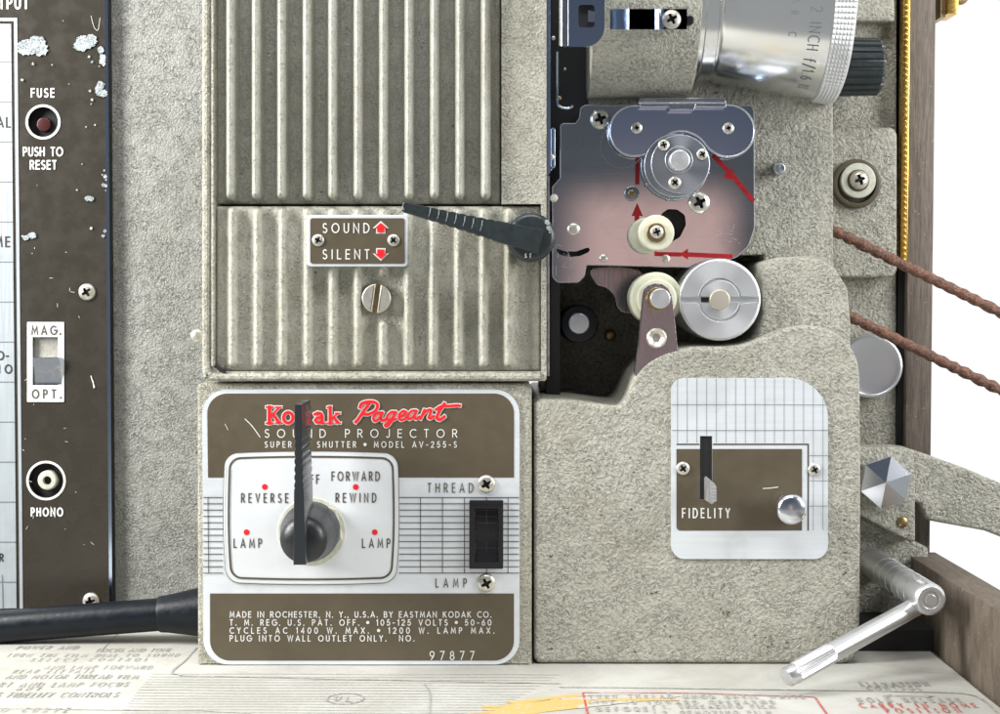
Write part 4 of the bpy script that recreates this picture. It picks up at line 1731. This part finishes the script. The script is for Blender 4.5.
for k in range(16):
    x = 677.5 + 9.7 * k
    if 700 < x < 712.5:
        ik.line([(x, 378.5), (x, 435.5)], .4)
        continue
    top_ = 378.5 if x < 790 else 378 + 40 - math.sqrt(max(0, 40 ** 2 - (x - 788) ** 2)) + .5
    ik.line([(x, top_), (x, 442.8 if x < 809 else 530)], .4)
for y, xa in ((404.7, 671.5), (430.3, 671.5), (455.6, 809.5), (480.8, 809.5), (506, 809.5)):
    ik.line([(xa, y), (827.8, y)], .5)
ik.build('grid_lines', 'print_line', fp, onplane(YF - .2))
ik = Ink()
ik.text('FIDELITY', 682.5, 729.5, 517.6, 9, 1.35, .62)
ik.line([(763, 488.5), (771, 488), (778, 487)], .8)
ik.build('lettering', 'print_white', fp, onplane(YF - .6))
bm = BM()
# slider tab: thick fin leaning out of the slot
a, b = P(704.5, 487, YF), None
pts = [(704.5, 475), (708.5, 476), (716.5, 487), (717, 502), (712, 505), (708, 500), (705, 492)]
vs0 = [P(x, y, Y) for (x, y), Y in zip([(704, 476), (707, 476), (707, 500), (704, 500)], [YF] * 4)]
vs1 = [P(x, y, Y) for (x, y), Y in zip([(710, 480), (716.5, 485), (717, 501), (711, 505)], [-34] * 4)]
v0 = [bm.verts.new(v) for v in vs0]
v1 = [bm.verts.new(v) for v in vs1]
bm.faces.new(v0[::-1])
bm.faces.new(v1)
for i in range(4):
    j = (i + 1) % 4
    bm.faces.new((v0[i], v0[j], v1[j], v1[i]))
bmesh.ops.bevel(bm, geom=bm.edges[:], offset=1.2, segments=2, affect='EDGES')
for k in range(5):
    prism(bm, [(711, 487 + k * 3.4), (716.8, 487.4 + k * 3.2), (716.8, 488.2 + k * 3.2), (711, 488 + k * 3.4)], -34.6, -33)
mk('slider_tab', bm, 'alu', fp)
screw('screw', 683, 468.4, YF - .3, 6.9, fp, 35)
screw('screw', 814.4, 469.6, YF - .3, 6.6, fp, 25)
bm = BM()
c = P(787, 506, 0)
c2 = P(792.5, 510.5, -26)
axv = Vector((0, -1, 0))
lathe(bm, [(12.5, -1), (12.5, 3), (14.8, 5), (15, 24), (14.3, 26.5), (12, 28.5), (6, 29.6), (1, 30)], Vector((c.x, 0, c.z)), axv, n=48)
mk('tone_knob', bm, 'soft_chrome', fp)

# ---- far right column
bm = BM()
prism(bm, [(800, -60), (897, -60), (896, 650), (800, 650)], 196, 400, 2)
mk('side_column', bm, 'enamel', pr)
bm = BM()
prism(bm, rect(800, 127, 897.5, 277.5, 9), 172, 200, 4)
cp = mk('side_cap', bm, 'enamel', pr)
bm = BM()
prism(bm, rect(800, -60, 895, 21.5, 3), 178, 200, 3)
mk('upper_ledge', bm, 'enamel', pr)
bm = BM()
disc(bm, 857, 183.5, 175, 164, 24.5, 2.5, mi=0, n=50, hole=19.5)
disc(bm, 857.5, 182.5, 175, 171, 20, 1, mi=0, n=50)
disc(bm, 858.5, 180.5, 172, 163, 17.6, 1.5, mi=1, n=50)
disc(bm, 858.5, 180.5, 164, 162, 11, 1, mi=0, n=40)
fo = mk('rubber_foot', bm, ['foot_brown', 'cream_dull'], cp)
screw('screw', 859, 180, 162, 9.5, cp, 20, h=.6)
bm = BM()
c = P(870, 366, 190)
lathe(bm, [(36, 0), (36, 4), (35, 6), (33, 6.5)] + [(33 * math.cos(R(9 * k)), 6.5 - 3.0 * math.sin(R(9 * k))) for k in range(1, 10)], c, n=56, rfun=None)
mk('button_cap', bm, 'shaft', pr)

# ---- lower right bracket, reel arm
bm = BM()
prism(bm, fillet([(830, 505), (862, 517.5), (928.5, 548), (929, 612), (915, 629), (830, 636)], [0, 0, 5, 14, 8, 0]), 150, 220, 3)
mk('pivot_bracket', bm, 'enamel', pr)
bm = BM()
prism(bm, [(820, 630), (935, 630), (935, 655), (820, 655)], 60, 250)
mk('lower_shade_block', bm, 'black', pr)  # black block standing in for the shade under the bracket
bm = BM()
ra_ = [(840, 446.5), (895, 446), (906, 447.5), (930, 455.5), (965, 468), (1010, 487), (1060, 505), (1060, 560), (1003, 538), (985, 531), (960, 526.5), (930, 521), (926, 519), (920, 504), (917, 503), (915, 512), (915, 538), (905, 535)]
prism(bm, ra_[:-4] + [(916, 502), (840, 500)], 138, 158, 4)
prism(bm, fillet([(840, 447), (893, 447), (911, 455), (915.5, 475), (915.5, 541), (912, 543), (857, 514.5), (840, 508)], [0, 8, 10, 6, 3, 1, 0, 0]), 126, 150, 3)
arm_ = mk('reel_arm', bm, 'enamel', pr)
bm = BM()
hc, hr = (886, 482.5), 26.5
hx = [(hc[0] + hr * math.cos(R(60 * k - 19)), hc[1] + hr * math.sin(R(60 * k - 19))) for k in range(6)]
prism(bm, hx, 108, 128, 0)
# pyramid-ground face
c = bm.verts.new(P(hc[0], hc[1], 101))
rv = [bm.verts.new(P(x, y, 107.9)) for x, y in hx]
for i in range(6):
    bm.faces.new((rv[i], rv[(i + 1) % 6], c))
mk('hex_bolt', bm, 'soft_chrome', arm_, 5)
rivet('brass_pin', 902.5, 522, 126, 6, arm_, 'brass_dark')
# ---- elevation shaft and crank
bm = BM()
A0, A1 = P(872, 563, 150), P(931, 600, -66)
d = (A1 - A0)
L = d.length
prof = [(15.8, 0)]
for k in range(6):
    t = .30 + .105 * k
    prof += [(15.8, L * t - .9), (15.2, L * t - .6), (15.2, L * t + .6), (15.8, L * t + .9)]
prof += [(15.8, L - 5), (14.6, L - 2.2), (12.5, L), (9, L), (8.5, L - 1.2), (5.5, L - 1.2), (5, L - .2)]
lathe(bm, prof, A0, d, n=48)
sh = mk('elevation_shaft', bm, 'shaft', pr)
bm = BM()
B0, B1 = P(922, 603, -36), P(786, 678, -122)
d = B1 - B0
L = d.length
def knurl(a, j):
    return 1 + (.05 if (j >= 4 and j <= 6) else 0) * (1 if round(a / (2 * PI) * 56) % 2 else -1)
prof = [(9.2, 0), (9.3, L * .4), (9.4, L * .66), (9.4, L * .68), (9.4, L * .69), (9.5, L * .93), (9.5, L * .935), (9.4, L * .94), (9.4, L - 3), (8, L - .6), (5, L)]
lathe(bm, prof, B0, d, n=56, rfun=knurl)
mk('crank_rod', bm, 'shaft', pr)

# ================================================================== LENS
ln = thing('projection_lens', 'polished aluminium lens with engraved rim and knurled ring, pointing right from the projector', 'lens', (P(770, 0, 60).x, 60, AX.z - 110))
XA, XB, XC, XD = P(690, 0, 60).x, P(714, 0, 60).x, P(812, 0, 60).x, P(833.5, 0, 60).x
def rad_at(x):
    return 90 + (x - XB) / (XD - XB) * 21.5
bm = BM()
lathe(bm, [(70, XA - 20), (85, XA - 18), (86, XA + 6), (88.5, XA + 7), (88.5, XB - 6), (87, XB - 5), (87, XB - 3.5), (90, XB), (rad_at(XC), XC), (rad_at(XC) - 1, XC + .4), (rad_at(XC) - 1, XC + 1.2)], AXC, (1, 0, 0), n=120, cap=False)
mk('lens_barrel', bm, 'alu_lens', ln)
bm = BM()
rows_ = 6
prof = [(rad_at(XC) - 2, XC + .8)]
NK = 260
for k in range(rows_ * 2 + 1):
    x = XC + 1.2 + (XD - XC - 2.4) * k / (rows_ * 2)
    prof.append((rad_at(x) + .6, x))
prof += [(rad_at(XD) - 1, XD), (rad_at(XD) - 8, XD + .5), (rad_at(XD) - 14, XD - 6)]
def kf(a, j):
    if 1 <= j <= rows_ * 2 + 1:
        i = round(a / (2 * PI) * NK)
        return 1 + (.012 if (i % 2 == 0 and j % 2 == 0) else -.004)
    return 1
lathe(bm, prof, AXC, (1, 0, 0), n=NK, rfun=kf, cap=False)
mk('knurled_ring', bm, 'alu', ln, 10)
bm = BM()
lathe(bm, [(rad_at(XD) - 14, XD - 5), (50, XD - 12), (2, XD - 7)], AXC, (1, 0, 0), n=60, cap=False)
mk('front_glass', bm, 'black_gloss', ln)


def onlens(u, v, lay):
    """u: millidegrees round the barrel from the front going down; v: position along the axis"""
    a = R(u)
    r = rad_at(v) + .35 + lay
    return Vector((v, 60 - r * math.cos(a), AX.z - r * math.sin(a)))


ik = Ink()
def lens_text(s, a0, a1, xbase, h, w):
    # letters: advance = angle, up = +x
    deg = 1 / (105 * PI / 180)
    ws = [G[c][0] * h * .75 * deg for c in s]
    gap = (a1 - a0 - sum(ws)) / (len(s) - 1)
    x = a0
    for c, cw in zip(s, ws):
        for stt in G[c][1]:
            pts = [((x + p[0] * h * .75 * deg) * 105 * PI / 180, xbase + p[1] * h) for p in stt]
            ik.line(pts, w)
        x += cw + gap
lens_text('LENS 2 INCH f/1.6 N', -4, 72, XC - 21, 10.5, 1.0)
lens_text('EKTANAR C', -18, 34, XC - 40, 7, .6)
ik.build('engraving', 'print_line', ln, lambda u, v, lay: onlens(u / (105 * PI / 180), v, lay))
# focus knob behind the lens (part of the machine)
bm = BM()
kc = P(862, 67, 150)
def ribk(a, j):
    return 1 + (.035 * (1 if math.sin(a * 22) > -.3 else -1) if 0 < j < 4 else 0)
kx0 = P(835, 0, 150).x
kx1 = P(880, 0, 150).x
lathe(bm, [(20, kx0 - 40), (31, kx0), (31, kx0 + 1), (30, kx1 - 3), (28, kx1), (24, kx1 + .5)], Vector((0, 150, kc.z)), (1, 0, 0), n=176, rfun=ribk)
mk('focus_knob', bm, 'knob', pr, 25)

# ================================================================== DRIVE BELT
bm = BM()
def strand(p0, p1):
    n = 260
    return [p0 + (p1 - p0) * i / n for i in range(n + 1)]
U0, U1 = P(815, 221.5, 105), P(1120, 371, 105)
L1, L0 = P(1125, 451, 105), P(835, 309, 105)
mid = (U1 + L1) / 2
rad = (U1 - L1).length / 2
path = strand(U0, U1)
cr_ = []
dv = (U1 - L1).normalized()
ev = Vector((dv.z, 0, -dv.x))
for k in range(1, 24):
    t = PI * k / 24
    cr_.append(mid + dv * rad * math.cos(t) + ev * rad * math.sin(t))
path = path + cr_ + strand(L1, L0)
tube(bm, path, 5.6, 16, rfun=lambda a, s: 1 + (.13 + .05 * math.sin(s * .031)) * math.cos(2 * a + s * .42 + 1.2 * math.sin(s * .043) + .5 * math.sin(s * .17)))
belt = mk('drive_belt', bm, 'rope', None)
belt['label'] = 'rusty brown twisted drive belt, two strands crossing the wooden upright toward the lower right'
belt['category'] = 'belt'

# ================================================================== POWER CORD
cord = thing('power_cord', 'thick black rubber power cord with strain relief running left from the control box', 'cord', P(100, 640, 100))
bm = BM()
pts = smooth_path([(-80, 637), (0, 627), (80, 620.5), (165, 614), (190, 612.5)], 8)
tube(bm, [P(x, y, 100) for x, y in pts], 17.6, 28)
mk('cable', bm, 'rubber', cord)
bm = BM()
a, b = P(160, 614.2, 100), P(205, 611.5, 100)
d = b - a
lathe(bm, [(17, -1), (19, 0), (19.6, 2), (20, 8), (27, d.length), (27, d.length + 60)], a, d, n=40)
mk('strain_relief', bm, 'rubber', cord)
